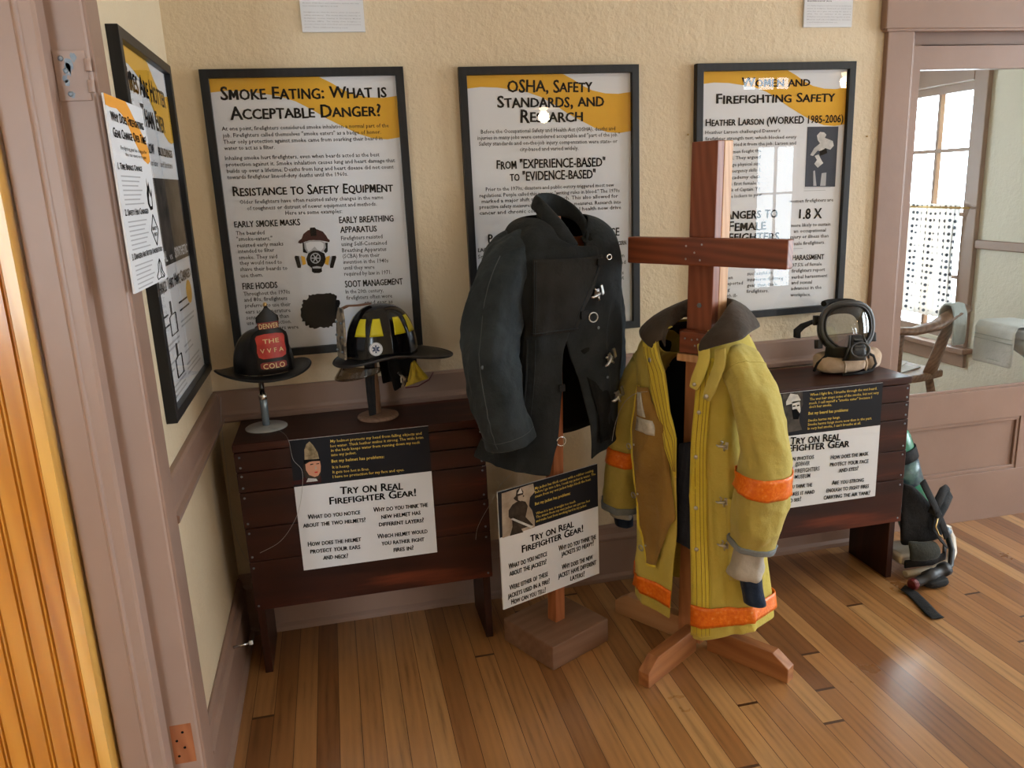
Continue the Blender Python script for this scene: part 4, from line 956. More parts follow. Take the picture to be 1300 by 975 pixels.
# sleeves
SR = Sleeve([(0, .095, .0, 1.085, .045, .070), (.1, .145, -.02, 1.05, .056, .078), (.22, .202, -.052, .985, .062, .082), (.34, .252, -.086, .91, .066, .082), (.44, .268, -.09, .84, .069, .082), (.58, .276, -.09, .74, .079, .084), (.68, .268, -.09, .67, .080, .082), (.82, .257, -.09, .585, .072, .075), (1, .240, -.09, .485, .062, .064)], 5, .0085, 1)
SL = Sleeve([(0, -.12, .0, 1.085, .042, .07), (.1, -.175, .0, 1.045, .052, .08), (.24, -.238, .0, .955, .058, .082), (.4, -.270, .0, .86, .062, .08), (.52, -.290, .0, .77, .064, .078), (.68, -.310, .0, .66, .064, .075), (.84, -.325, .0, .55, .067, .07), (1, -.342, .0, .435, .066, .064)], 9, .007, -1)
for S, b0, b1, nm in ((SR, .575, .665, 'right'), (SL, .645, .735, 'left')):
    s_o = MB().grid(S.rows(0, 1, 64, 40), 0, True).build('sleeve', 'yellow_dirty', yj_, solid=.004, sub=1)
    MB().grid(S.rows(b0, b1, 6, 28, .0055), 0, True).build('reflective_band', 'orange', yj_, solid=.003)
    MB().tube([S.at(2*pi*j/40, .15, .002) for j in range(40)], .0022, 6, closed=True).build('armhole_seam', 'yellow_dirty', yj_)
    MB().grid(S.rows(.965, 1.0, 4, 28, .0045), 0, True).build('cuff_binding', 'cuffgrey', yj_, solid=.005)
# wristlets
e = SR.c(1)
def wrist(e, rows_, m, nm, amp):
    rr = []
    for dx, dy, dz, r, r2 in rows_:
        rr.append([e+V((dx+(r+amp*math.sin(5*th+dz*90))*math.cos(th), dy+(r2+amp*math.cos(4*th))*math.sin(th), dz+amp*.8*math.sin(3*th))) for th in [2*pi*j/30 for j in range(30)]])
    MB().grid(rr, 0, True).build(nm, m, yj_, solid=.003, sub=1)
wrist(e, [(0, 0, .01, .05, .05), (-.004, 0, -.02, .050, .048), (-.012, 0, -.045, .046, .045), (-.014, 0, -.075, .055, .050), (-.022, 0, -.105, .062, .052), (-.020, 0, -.112, .04, .04)], 'glovecloth', 'wristlet', .007)
wrist(e, [(-.004, 0, -.09, .036, .034), (.002, 0, -.125, .034, .032), (.008, 0, -.16, .032, .03), (.018, 0, -.195, .036, .03)], 'navyknit', 'knit_cuff', .0015)
e = SL.c(1)
wrist(e, [(0, 0, .01, .05, .05), (.004, 0, -.018, .046, .046), (.012, 0, -.034, .044, .04)], 'glovecloth', 'wristlet', .005)
wrist(e, [(.012, 0, -.01, .036, .036), (.018, 0, -.045, .036, .034), (.020, 0, -.070, .034, .03)], 'navyknit', 'knit_cuff', .0015)
# corduroy collar: stations from the left front tip round the neck to the right front tip
def collar_rows(st, n=48):
    """st: (inner foot, fold, outer edge) triples given as (across, forward, height)"""
    tabs = [[(i/(len(st)-1), *q[k]) for i, q in enumerate(st)] for k in range(3)]; rows = [[] for _ in range(7)]
    for j in range(n+1):
        k = j/n; I, F, O = [V((lambda q: (q[0], -q[1], q[2]))(keys(tb, k))) for tb in tabs]
        out = (O-F); mid = F.lerp(O, .5)+V((0, 0, .010))+V((out.x, out.y, 0))*.12
        for r, p in zip(rows, (I, I.lerp(F, .55), I.lerp(F, .93), F+V((0, 0, .004)), F.lerp(mid, .45)+V((0, 0, .005)), mid, O)): r.append(p+V((0, 0, .004*nz(k*9, len(rows), p.z*6))))
    return rows
MB().grid(collar_rows([((-.078, .098, 1.085), (-.080, .112, 1.108), (-.108, .130, 1.080)), ((-.080, .085, 1.125), (-.086, .085, 1.160), (-.180, .098, 1.112)), ((-.078, .02, 1.16), (-.088, .018, 1.204), (-.208, .028, 1.136)),
  ((-.058, -.05, 1.18), (-.066, -.058, 1.226), (-.150, -.10, 1.145)), ((0, -.07, 1.185), (0, -.082, 1.233), (0, -.135, 1.15)), ((.062, -.05, 1.18), (.070, -.058, 1.228), (.145, -.10, 1.15)),
  ((.088, .02, 1.165), (.096, .018, 1.215), (.182, .03, 1.145)), ((.085, .08, 1.13), (.092, .082, 1.172), (.172, .10, 1.130)), ((.070, .10, 1.10), (.066, .115, 1.125), (.062, .135, 1.092))])).build('collar', 'corduroy', yj_, solid=.006, sub=1)
# throat strap on the right front
def tab(pts, wd, m):
    """short cloth tab along points, flat against the chest"""
    P3 = [V(p) for p in pts]; dense = []
    for k in range(13): dense.append(V(keys([(i/(len(P3)-1), *p) for i, p in enumerate(P3)], k/12)))
    rows = []
    for i, p in enumerate(dense):
        t = (dense[min(i+1, 12)]-dense[max(i-1, 0)]).normalized(); sd = t.cross(V((.2, -1, .1))).normalized(); w = wd*(1 if i < 11 else .8)
        rows.append([p+sd*(w*(j/6-.5))+V((0, -.004*math.cos((j/6-.5)*pi), 0)) for j in range(7)])
    return MB().grid(rows).build('throat_strap', m, yj_, solid=.004, sub=1)
tab([YT.at(R(22), .09, .018), YT.at(R(24), .14, .024), YT.at(R(20), .19, .030), YT.at(R(16), .235, .030)], .038, 'yellow')
tab([YT.at(R(40), .10, .016), YT.at(R(38), .15, .026), YT.at(R(32), .21, .036), YT.at(R(27), .262, .038)], .036, 'yellow_dirty')
snap(yj_, YT.at(R(27), .25, .043), (.2, -1, 0), .007); snap(yj_, YT.at(R(17), .22, .036), (.2, -1, 0), .006)

# ------------------------------------------------------------------ block stand of the dark coat
bs = thing('coat_stand', 'low block-based post stand under the dark coat', 'stand', (1.12, -.395, 0), R(27))
MB().box((-.135, -.130, 0), (.135, .135, .090)).build('base_block', 'block', bs, .004)
def leanb(mb):
    for v in mb.bm.verts: v.co.x += .026*v.co.z; v.co.y -= .0*v.co.z
    return mb
leanb(MB().box((-.022, -.022, .09), (.022, .022, 1.512))).build('post', 'blockpost', bs, .002)
leanb(MB().box((-.155, -.018, 1.40), (.155, .018, 1.44))).build('shoulder_bar', 'blockpost', bs, .003)

# ------------------------------------------------------------------ dark coat
AD = R(20); dj = thing('firefighter_coat', 'long weathered black canvas coat with metal clasps on a block stand', 'coat', (1.167, -.383, 0), AD)
DT = Torso([(0, .0, .0, .076, .090, .075, 1.515, 0, -.130, -.130), (.04, .0, .0, .110, .100, .090, 1.514, -.004, -.118, -.118), (.09, .0, .0, .155, .110, .105, 1.503, -.010, -.090, -.090), (.14, .0, .01, .190, .120, .11, 1.470, -.014, -.052, -.052),
     (.22, -.004, .01, .212, .133, .115, 1.39, 0, -.005, -.005), (.4, -.012, .01, .217, .14, .12, 1.22, 0, 0, 0), (.6, -.027, .01, .221, .14, .12, 1.03, 0, 0, 0), (.8, -.045, .01, .240, .14, .115, .86, 0, -.01, 0), (1, -.067, .01, .268, .15, .11, .735, .035, -.03, -.005)], 7.1, .013)
# left front overlaps; below the waist the right front swings away
gL = lf((0, -22), (.06, -14), (.17, 12), (.25, 10), (.40, -6), (.52, -15), (.8, -14), (1, -17)); gR = lf((0, 24), (.08, 10), (.25, -4), (.46, -12), (.56, -4), (.66, 4), (.8, 14), (1, 22))
rows = DT.rows(.025, 1, 64, gL, gR, 100)
nc = len(rows[0])
for i, rw in enumerate(rows):                 # the right front tucks under the left and hangs to a point
    t = lerp(.025, 1, i/64)
    for j in range(nc-22, nc):
        k = (j-(nc-22))/21
        rw[j] = rw[j]+V((0, .014*k*k, 0))
        if t > .62: s_ = (t-.62)/.38; rw[j] = rw[j]+V((-.012*s_*k, .03*s_*k, -.035*s_*k**1.5))
    for j in range(22):
        k = 1-j/21; rw[j] = rw[j]+V((0, -.010*k, 0))
        if t > .7: rw[j] = rw[j]+V((-.012*k*(t-.7)/.3, -.012*k*(t-.7)/.3, 0))
MB().grid(rows).build('coat_body', 'darkcoat', dj, solid=.005, sub=1)
MB().grid(DT.rows(.05, .96, 36, lambda t: gL(t)-6, lambda t: gR(t)+6, 60, -.012)).build('lining', 'darkcoat_in', dj, solid=.003)
# chest flap (double front) with its stitched edge
def dp(a, t, off=.016): return DT.at(R(a), t, off)+V((0, -.010, 0))
fe = lf((.16, -47), (.5, -47)); fr_ = lf((.16, 14), (.22, 12), (.40, -3), (.5, -9))
MB().grid([[dp(lerp(fe(t), fr_(t), j/14), t, .010+.006*math.sin(pi*j/14)) for j in range(15)] for t in [lerp(.212, .455, i/20) for i in range(21)]]).build('chest_flap', 'darkcoat_brown', dj, solid=.005)
st = MB()
for dd in (2.2, 4.0): st.tube([dp(fe(t)+dd, t, .016) for t in [lerp(.215, .45, i/20) for i in range(21)]], .0011, 4)
st.tube([dp(lerp(fe(.445), fr_(.445), j/20), .445, .0165+.006*math.sin(pi*j/20)) for j in range(21)], .0011, 4)
st.tube([dp(fr_(t)-2.5, t, .0145) for t in [lerp(.22, .45, i/20) for i in range(21)]], .0011, 4)
st.tube([DT.at(R(-42), t, .006)+V((0, -.004, 0)) for t in [lerp(.47, .97, i/24) for i in range(25)]], .0013, 4)
st.build('stitching', 'darkcoat_blue', dj)
MB().tube([DT.at(R(-50), t, .005) for t in [lerp(.47, .985, i/24) for i in range(25)]], .006, 6, flat=((.2, -1, 0), .5)).build('front_seam', 'darkcoat', dj)
# clasps on the right front
for (a, t, ry) in ((7, .345, 20), (21, .565, -8), (31, .715, 12)):
    p = DT.at(R(a), t, .008); p.y += .006
    hook(dj, p+V((.012, -.004, 0)), Matrix.Rotation(R(12), 4, 'Z') @ Matrix.Rotation(R(-28+ry), 4, 'Y'), 1.25)
    MB().box((-.012, -.006, -.017), (.0, .0, .017)).build('clasp_plate', 'steel', dj, .001).matrix_basis = Matrix.Translation(p+V((.034, .001, .012))) @ Matrix.Rotation(R(18), 4, 'Z') @ Matrix.Rotation(R(-20), 4, 'Y')
for (a, t) in ((4, .27), (11, .46), (23, .64)): p = DT.at(R(a), t, .007); p.y += .004; snap(dj, p, (.15, -1, 0), .005, m='greymetal')
p = dp(-1, .405, .016); ring(dj, p+V((.022, -.008, -.01)), .015, (.2, 1, 0), 'hook_ring'); MB().box((-.02, -.003, -.012), (.008, .003, .012)).build('ring_tab', 'webbing', dj, .001).location = p
p = dp(9, .235, .020); MB().box((-.022, -.003, -.011), (.016, .003, .011)).build('ring_tab', 'webbing', dj, .001).location = p; ring(dj, p+V((.020, -.006, .012)), .008, (.2, 1, 0), 'hook_ring', 'chrome')
p = DT.at(R(gL(.64)-1), .64, .010)+V((0, -.010, 0)); MB().box((-.012, -.003, -.011), (.010, .003, .011)).build('ring_tab', 'webbing', dj, .001).location = p
p = DT.at(R(gL(.84)), .84, .006)+V((.008, -.012, 0)); ring(dj, p, .015, (.3, 1, 0), 'hook_ring', 'chrome')
# sleeves
DL = Sleeve([(0, -.11, .0, 1.468, .034, .062), (.1, -.168, -.008, 1.43, .047, .078), (.22, -.224, -.024, 1.36, .066, .090), (.36, -.268, -.04, 1.265, .080, .096), (.48, -.292, -.052, 1.19, .085, .098), (.66, -.322, -.088, 1.08, .080, .092), (.84, -.311, -.11, .963, .079, .086), (1, -.285, -.122, .842, .083, .08)], 3, .011, -1)
DR = Sleeve([(0, .115, .02, 1.466, .034, .06), (.1, .164, .034, 1.432, .046, .072), (.22, .205, .054, 1.36, .050, .076), (.46, .254, .072, 1.22, .050, .074), (.66, .276, .080, 1.10, .050, .068), (.78, .284, .082, 1.03, .050, .062), (1, .280, .082, .895, .036, .052)], 6, .007, 1)
MB().grid(DL.rows(0, 1, 64, 40), 0, True).build('sleeve', 'darkcoat_blue', dj, solid=.005, sub=1)
MB().grid(DR.rows(0, 1, 64, 40), 0, True).build('sleeve', 'darkcoat', dj, solid=.005, sub=1)
st = MB()
st.tube([DL.at(R(58), t, .004) for t in [lerp(.2, .98, i/30) for i in range(31)]], .0013, 5)
st.tube([DL.at(2*pi*j/30, .955, .004) for j in range(30)], .0011, 4, closed=True)
st.build('stitching', 'stitch', dj)
snap(dj, DL.at(R(52), .66, .004), (.4, -1, 0), .006, m='greymetal')
# collar, its left side folded down towards the front
MB().grid(collar_rows([((-.022, .122, 1.385), (-.014, .134, 1.424), (-.060, .152, 1.390)), ((-.046, .075, 1.45), (-.030, .075, 1.497), (-.074, .095, 1.462)), ((-.062, .0, 1.495), (-.048, .0, 1.562), (-.084, .015, 1.522)),
  ((-.03, -.055, 1.51), (-.025, -.062, 1.577), (-.034, -.085, 1.54)), ((.02, -.065, 1.51), (.025, -.074, 1.580), (.025, -.094, 1.545)), ((.058, -.045, 1.505), (.066, -.05, 1.562), (.082, -.062, 1.53)),
  ((.076, .01, 1.485), (.084, .01, 1.518), (.098, .012, 1.495)), ((.058, .072, 1.43), (.066, .074, 1.462), (.080, .080, 1.440)), ((.020, .112, 1.378), (.024, .118, 1.404), (.034, .124, 1.385))])).build('collar', 'darkcoat', dj, solid=.008, sub=1)
MT['redprint_dark'] = flat('dark red banner', (.20, .012, .008), .45)
MT['yellowlining'] = cloth('yellow fleece lining', (.50, .36, .02), (.62, .46, .05), 14)
MT['porcelain'] = flat('white porcelain', (.62, .64, .66), .15)
MT['bulb'] = flat('warm bulb', (1, .75, .45), .3, emit=30)
# ------------------------------------------------------------------ helmets and their stands
ZB = .823+.0  # bench boards top out here
ZB = .845
h1 = onZ(338, 538, ZB); h1.y = -.150; h1.x = onY(338, 538, h1.y).x
hs = thing('helmet_stand', 'metal helmet stand with round white base under the old leather helmet', 'stand', (h1.x, h1.y, ZB))
MB().lathe([(.070, 0), (.070, .003), (.066, .006), (.012, .009)], 40).build('base', 'whitepaint', hs)
MB().lathe([(.0125, .008), (.0125, .112), (.0105, .113)], 20).build('tube', 'bluegrey', hs)
hc = onY(336, 467, -.212); hz = hc.z - ZB
MB().lathe([(.009, .112), (.009, hz+.04), (.006, hz+.045)], 20).build('rod', 'chrome', hs)
MB().lathe([(.014, .100), (.0145, .102), (.0145, .118), (.013, .120)], 20).build('collar', 'chrome', hs)
ht = thing('fire_helmet', 'old black leather helmet with red V V F A front shield', 'helmet', (hc.x, hc.y, ZB+hz), R(18))
A_, B_, HH = .096, .120, .132
def dome(az, el, off=0):
    rib = .0022*max(0, math.cos(az*8))**6+.0055*max(0, math.cos(az*2+pi))**30*0
    r = 1; e = max(el, 0); ce, se = math.cos(e)**.80, math.sin(e)**.92
    return V(((A_+off+rib)*ce*math.sin(az), -(B_+off+rib)*ce*math.cos(az), (HH+off)*se))
MB().grid([[dome(2*pi*j/96, pi/2*i/20) for j in range(96)] for i in range(21)], 0, True).build('crown', 'leather', ht)
MB().tube([dome(0, pi/2*i/12, .003) for i in range(4, 13)]+[dome(pi, pi/2*i/12, .003) for i in range(12, 1, -1)], .005, 8, flat=((1, 0, 0), .6)).build('comb', 'leather', ht)
def brim(az, k):
    c, s = math.cos(az), math.sin(az)
    out = .040+.018*abs(s)+(.045*max(0, -c)**1.6)-.006*max(0, c)
    x, y = (A_-.006+out*k)*s, -(B_-.006+out*k)*c
    z = -.004-.010*k*k*max(0, c)**2+.010*k*k*abs(s)**2.5-.030*k*k*max(0, -c)**2
    return V((x, y, z))
MB().grid([[brim(2*pi*j/80, i/8) for j in range(80)] for i in range(9)], 0, True).build('brim', 'brim', ht, solid=.005, sub=1)
MB().tube([brim(2*pi*j/80, 1) for j in range(80)], .0042, 8, closed=True).build('brim_edge', 'brim', ht)
# front shield
sw = [(z*.94, w*1.14) for z, w in [(0, .041), (.02, .047), (.05, .047), (.085, .050), (.115, .050), (.132, .047), (.145, .034), (.150, .028), (.165, .028), (.178, .031), (.19, .030), (.203, .018), (.215, .008), (.226, .002)]]
def shp(a, z, off=0): return V((a, -(B_+.006+off)-.010+z*.12+a*a*3.2, z+.006))
rows = [[shp(w*(j/6-1), z) for j in range(13)] for z, w in sw]
rows = [[shp(w*(2*j/12-1), z) for j in range(13)] for z, w in sw]
so = MB().grid(rows).build('front_shield', 'leather', ht, solid=.005)
def shield_patch(mats, fn, nm, parent): 
    mb = MB(); fn(mb); return mb.build(nm, mats, parent, weld=False)
def fpatch(mb, rw, mi, off=.004): mb.grid([[shp(lerp(a0, a1, j/8), z, off) for j in range(9)] for z, a0, a1 in [(q*.94, r0*1.14, r1*1.14) for q, r0, r1 in rw]], mi)
mb = MB()
fpatch(mb, [(.052, -.026, .026), (.058, -.037, .037), (.075, -.040, .040), (.10, -.038, .038), (.122, -.040, .040), (.130, -.036, .036), (.134, -.015, .015)], 0)
fpatch(mb, [(.018, -.030, .030), (.022, -.036, .036), (.036, -.036, .036), (.040, -.030, .030)], 1, .0035)
fpatch(mb, [(.150, -.027, .027), (.172, -.029, .029)], 1, .0035)
def stext(t, a0, a1, z, cap, arc=0):
    vs, fs = glyphs(t, 2); x0 = min(v.x for v in vs); x1 = max(v.x for v in vs); out = []
    for v in vs:
        a = a0+(a1-a0)*(v.x-x0)/(x1-x0); out.append(shp(a*1.14, .94*(z+v.y/CAPH*cap+arc*(a*a)), .006))
    mb.add(out, fs, 2)
stext('DENVER', -.026, .027, .152, .016); stext('THE', -.022, .022, .103, .014); stext('V V F A', -.032, .032, .072, .014); stext('COLO', -.030, .030, .019, .017)
mb.build('lettering_panel', ['shieldred', 'redprint_dark', 'cream'], so, weld=False)
MB().ball((0, -(B_-.012), .222), .007).build('finial', 'brass', ht)

h2 = onZ(480, 527, ZB); h2.y = -.165; h2.x = onY(480, 527, h2.y).x
hs2 = thing('helmet_stand', 'tan wooden helmet stand with round base under the modern helmet', 'stand', (h2.x, h2.y, ZB))
MB().lathe([(.070, 0), (.072, .004), (.070, .010), (.060, .014), (.014, .017)], 40).build('base', 'tanwood', hs2)
hc2 = onY(486, 449, -.198); z2 = hc2.z-ZB
MB().lathe([(.0135, .015), (.0125, .12), (.014, .125), (.0115, .13), (.0105, z2+.05)], 18).build('post', 'tanwood', hs2)
hm = thing('fire_helmet', 'modern black fire helmet with yellow patches and star emblem', 'helmet', (hc2.x, hc2.y, ZB+z2), R(-74))
A2, B2, H2 = .103, .122, .172
def dome2(az, el, off=0):
    rib = .0045*max(0, math.cos(az*4))**14
    ce, se = math.cos(el)**.78, math.sin(el)**.90
    return V(((A2+off+rib)*ce*math.sin(az), -(B2+off+rib)*ce*math.cos(az), (H2+off)*se))
MB().grid([[dome2(2*pi*j/128, pi/2*i/24) for j in range(128)] for i in range(25)], 0, True).build('shell', 'helmetblack', hm)
def brim2(az, k):
    c, s = math.cos(az), math.sin(az)
    out = .030+.010*abs(s)+.098*max(0, -c)**1.4+.022*max(0, c)**2
    z = -.003+.004*k-.026*k*k*max(0, -c)**1.5-.018*k*k*max(0, c)**2+.010*k*k*abs(s)**4
    return V(((A2-.008+out*k)*s, -(B2-.008+out*k)*c, z))
MB().grid([[brim2(2*pi*j/80, i/8) for j in range(80)] for i in range(9)], 0, True).build('brim', 'brim', hm, solid=.005, sub=1)
MB().tube([brim2(2*pi*j/80, 1) for j in range(80)], .0045, 8, closed=True).build('edge_trim', 'rubber', hm)
def p2(az0, az1, el0, el1, t0, t1, m, nm, off=.002):
    """trapezoid on the shell: azimuth range narrows from t0 (low edge) to t1 (high edge)"""
    c = (az0+az1)/2; hw = (az1-az0)/2
    MB().grid([[dome2(R(c+hw*lerp(t0, t1, i/6)*(2*j/8-1)), R(lerp(el0, el1, i/6)), off) for j in range(9)] for i in range(7)]).build(nm, m, hm, solid=.001)
for c in (36, 66, 108, 140): p2(c-10, c+10, 24, 48, 1.15, .75, 'yellowreflect', 'reflective_patch')
for c in (-36, -66, -108, -140): p2(c-10, c+10, 24, 48, 1.15, .75, 'yellowreflect', 'reflective_patch')
# round six-armed medical emblem
c0 = dome2(R(64), R(10.5), .003); nn = (dome2(R(64), R(10.5), .02)-c0).normalized(); ux = V((0, 0, 1)).cross(nn).normalized(); uy = nn.cross(ux)
def ep(x, y, o=0): return c0+ux*x+uy*y+nn*o
mb = MB(); mb.ngon([ep(.022*math.cos(k*pi/16), .022*math.sin(k*pi/16)) for k in range(32)], 0)
mb.grid([[ep(r*math.cos(k*pi/16), r*math.sin(k*pi/16), .0006) for k in range(33)] for r in (.0195, .0205)], 1)
for k in range(3):
    a = k*pi/3+pi/2; c, s = math.cos(a), math.sin(a)
    mb.ngon([ep(x*c-y*s, x*s+y*c, .0007+.0002*k) for x, y in ((-.0125, -.0032), (.0125, -.0032), (.0125, .0032), (-.0125, .0032))], 1)
mb.tube([ep(0, -.009, .0018), ep(0, .009, .0018)], .0006, 4, 0)
mb.grid([[ep(r*math.cos(k*pi/16), r*math.sin(k*pi/16), .0005) for k in range(33)] for r in (.0142, .0150)], 1)
mb.build('emblem_sticker', ['stickerwhite', 'stickerblue'], hm, weld=False)
# front holder: upright mottled leather plate and brown strap back to the crown
hp = [(-.040, .004), (.040, .004), (.043, .05), (.042, .10), (.036, .14), (.020, .172), (-.020, .172), (-.036, .14), (-.042, .10), (-.043, .05)]
MB().prism([(a, -(B2+.024)+z*.05-abs(a)*.1+.004, z) for a, z in hp], (0, .008, 0)).build('front_holder', 'holder', hm, .002)
for a, z in ((-.028, .03), (.028, .03), (-.03, .08), (.03, .08), (-.026, .125), (.026, .125)): MB().ball((a, -(B2+.024)+z*.05-abs(a)*.1, z), .0045, n=8).build('rivet', 'greymetal', hm)
MB().tube([V((0, -(B2+.012)+.004, .168)), V((0, -(B2-.015), .176)), V((0, -.07, .174)), V((0, -.03, .176))], .018, 10, flat=((0, .2, 1), .16)).build('holder_strap', 'brownleather', hm)
# flip-down visor at the front left, hanging under the brim
vs = [[V(((.112+.004*i/6)*math.sin(R(lerp(-75, 75, j/16))), -(.125+.035*i/6)*math.cos(R(lerp(-75, 75, j/16)))-.012, -.020-.048*(i/6)*math.sin(pi*(j+1)/18)**.6)) for j in range(17)] for i in range(7)]
MB().grid(vs).build('visor', 'smoke', hm, solid=.002)
# ear flaps hanging behind the stand, yellow lining showing
def drape(pts, m, nm, seed, amp=.008):
    """cloth strip through rows of (left,right) points"""
    rows = []
    for i in range(13):
        k = i/12*(len(pts)-1); a = min(int(k), len(pts)-2); f = k-a
        l = V(pts[a][0]).lerp(V(pts[a+1][0]), f); r_ = V(pts[a][1]).lerp(V(pts[a+1][1]), f)
        rows.append([l.lerp(r_, j/10)+V((amp*nz(j*.7, i*.4, seed)*1.5+amp*.5*math.sin(j*1.3+seed), 0, 0)) for j in range(11)])
    return MB().grid(rows).build(nm, m, hm, solid=.005, sub=1)
drape([((.04, -.080, .02), (.05, -.045, .02)), ((.045, -.085, -.07), (.055, -.055, -.07)), ((.040, -.080, -.20), (.05, -.058, -.195))], 'webbing', 'chin_strap', 2, .003)
drape([((.03, .000, .02), (.00, .12, .02)), ((.035, .005, -.06), (-.005, .125, -.05)), ((.03, .02, -.13), (.0, .070, -.125))], 'darkcoat_in', 'ear_flap', 4)
drape([((-.06, .000, .02), (-.04, .12, .02)), ((-.065, .005, -.06), (-.045, .125, -.05)), ((-.06, .01, -.12), (-.05, .080, -.11))], 'darkcoat_in', 'ear_flap', 7)
drape([((.045, .085, -.035), (.035, .098, -.03)), ((.05, .07, -.075), (.035, .125, -.070)), ((.052, .05, -.115), (.03, .152, -.104))], 'yellowlining', 'flap_lining', 9, .006)
MB().tube([V((.052, .052, -.118)), V((.05, .1, -.121)), V((.035, .148, -.108)), V((.03, .168, -.085))], .002, 6).build('lining_edge', 'redplastic', hm)
MB().box((.042, .035, -.10), (.058, .062, -.075)).build('buckle', 'chrome', hm, .004)
MB().tube([V((.055, .03, -.06)), V((.06, .05, -.085)), V((.056, .04, -.115))], .005, 8).build('buckle_strap', 'holder', hm)

# ------------------------------------------------------------------ breathing mask and hood on the right bench
mx = onY(1072, 416, -.19)
mk = thing('breathing_mask', 'clear-lensed breathing mask with black nose piece on the right bench', 'mask', mx, R(-14))
TILT = Matrix.Rotation(R(-12), 4, 'X')
def oval(k, a, b): 
    t = 2*pi*k; c, s = math.cos(t), math.sin(t)
    x = a*math.copysign(abs(c)**.72, c); z = b*math.copysign(abs(s)**.80, s)
    if s < 0: x *= 1-.30*abs(s)**1.5
    return x, z
def mp(x, z, bulge=0): return TILT @ V((x, -.060+3.6*x*x+1.0*z*z-bulge, z))
rows = [[mp(*oval(j/64, .093*r, .090*r), .012*(1-r*r)) for j in range(64)] for r in [.02, .25, .5, .7, .85, .95, 1]]
MB().grid(rows, 0, True).build('lens', 'lens', mk)
MB().tube([mp(*oval(j/72, .096, .093)) for j in range(72)], .010, 10, closed=True).build('lens_ring', 'maskgrey', mk)
MB().tube([mp(*oval(j/72, .087, .084), .005) for j in range(72)], .004, 8, closed=True).build('seal', 'rubber', mk)
rows = []
for d, sc_ in ((.0, 1.04), (.02, 1.07), (.045, 1.02), (.075, .90), (.085, .75)):
    rows.append([mp(*oval(j/48, .096*sc_, .093*sc_))+TILT @ V((0, d, -.012*d/.08)) for j in range(48)])
MB().grid(rows, 0, True).build('face_seal', 'rubber', mk, solid=.004)
# chin of the rubber body and the snout
rows = []
for i in range(9):
    k = i/8; wd = lerp(.022, .040, k); z = lerp(-.030, -.128, k); y = -.082-.022*math.sin(pi*min(1, k*.75+.05)); dp_ = lerp(.022, .075, k)
    rows.append([TILT @ V((wd*math.copysign(abs(math.cos(q))**.6, math.cos(q))+.012, y+dp_/2*(1+math.copysign(abs(math.sin(q))**.6, math.sin(q))), z)) for q in [2*pi*j/24 for j in range(24)]])
mbn = MB().grid(rows, 0, True); mbn.add(rows[0], [tuple(range(24))]); mbn.add(rows[-1], [tuple(range(24))])
ns = mbn.build('nose_piece', 'rubber', mk, .002, sub=1)
MB().tube([TILT @ V((.012+.034*math.cos(q), -.118, -.088+.028*math.sin(q))) for q in [2*pi*j/24 for j in range(24)]], .004, 8, closed=True).build('outlet_ring', 'maskgrey', ns)
for sx in (-1, 1): MB().tube([TILT @ V((.012+sx*.024, -.086, -.032)), TILT @ V((.012+sx*.034, -.100, -.075)), TILT @ V((.012+sx*.046, -.080, -.120))], .004, 8).build('side_rib', 'maskgrey', ns)
for i in range(4): MB().box((-.004, -.110, -.052-.012*i), (.028, -.098, -.046-.012*i), 0, TILT).build('louvre', 'maskgrey', ns, .001)
rows = [[TILT @ V((lerp(-.085, .06, j/10), -.030-.040*math.sin(pi*j/10)+.02*i/5, lerp(-.075, -.118, i/5)+.012*abs(j/10-.5))) for j in range(11)] for i in range(6)]
MB().grid(rows).build('chin_cup', 'rubber', mk, solid=.006, sub=1)
MB().tube([V((-.085, -.0, .030)), V((-.115, .03, .022)), V((-.150, .035, .006)), V((-.172, .03, -.012)), V((-.176, .015, -.035))], .015, 8, flat=((.2, -.6, 1), .35)).build('head_strap', 'webbing', mk)
MB().box((-.118, .005, .012), (-.095, .02, .050)).build('buckle', 'rubber', mk, .003)
for q, z in ((-.100, -.06), (.105, -.04)): MB().box((q-.012, -.02, z-.018), (q+.010, .02, z+.018), 0, TILT).build('strap_buckle', 'rubber', mk, .004)
MB().tube([TILT @ V((.06*math.sin(q)-.01, .02+.02*math.cos(q), .095+.010*math.cos(q))) for q in [-1.4+2.8*i/12 for i in range(13)]], .012, 8).build('top_strap', 'webbing', mk)

hx = onZ(1080, 470, ZB)
hd2 = thing('protective_hood', 'folded beige cloth hood under the breathing mask', 'hood', (hx.x-.03, -.19, ZB))
def pillow(cx, cy, wd, dp_, hgt, seed, rz_=0):
    rows = []
    for i in range(15):
        e = -pi/2+pi*i/14; rw = []
        for j in range(36):
            a = 2*pi*j/36; ce = max(.02, math.cos(e))**.45
            w = 1+.10*nz(math.cos(a)*2+seed, math.sin(a)*2, e*1.5)
            p = V((wd*w*ce*sp(math.cos(a), .7), dp_*w*ce*sp(math.sin(a), .75), hgt*(1+sp(math.sin(e), .8))/2*(1+.12*nz(math.cos(a)*1.6, seed, math.sin(a)*1.6))))
            rw.append(Matrix.Rotation(rz_, 3, 'Z') @ p+V((cx, cy, .002)))
        rows.append(rw)
    return rows
MB().grid(pillow(-.025, .0, .105, .062, .075, 3, R(-6)), 0, True).build('folded_cloth', 'beige', hd2, sub=1)
MB().grid(pillow(.098, .015, .045, .06, .085, 8, R(20)), 0, True).build('folded_cloth', 'beige', hd2, sub=1)
MB().tube([V((-.045, -.066, .012)), V((-.047, -.070, .045)), V((-.045, -.045, .078))], .004, 6).build('seam', 'beige', hd2)
MB().tube([V((.045, -.066, .010)), V((.046, -.070, .045)), V((.045, -.045, .078))], .004, 6).build('seam', 'beige', hd2)
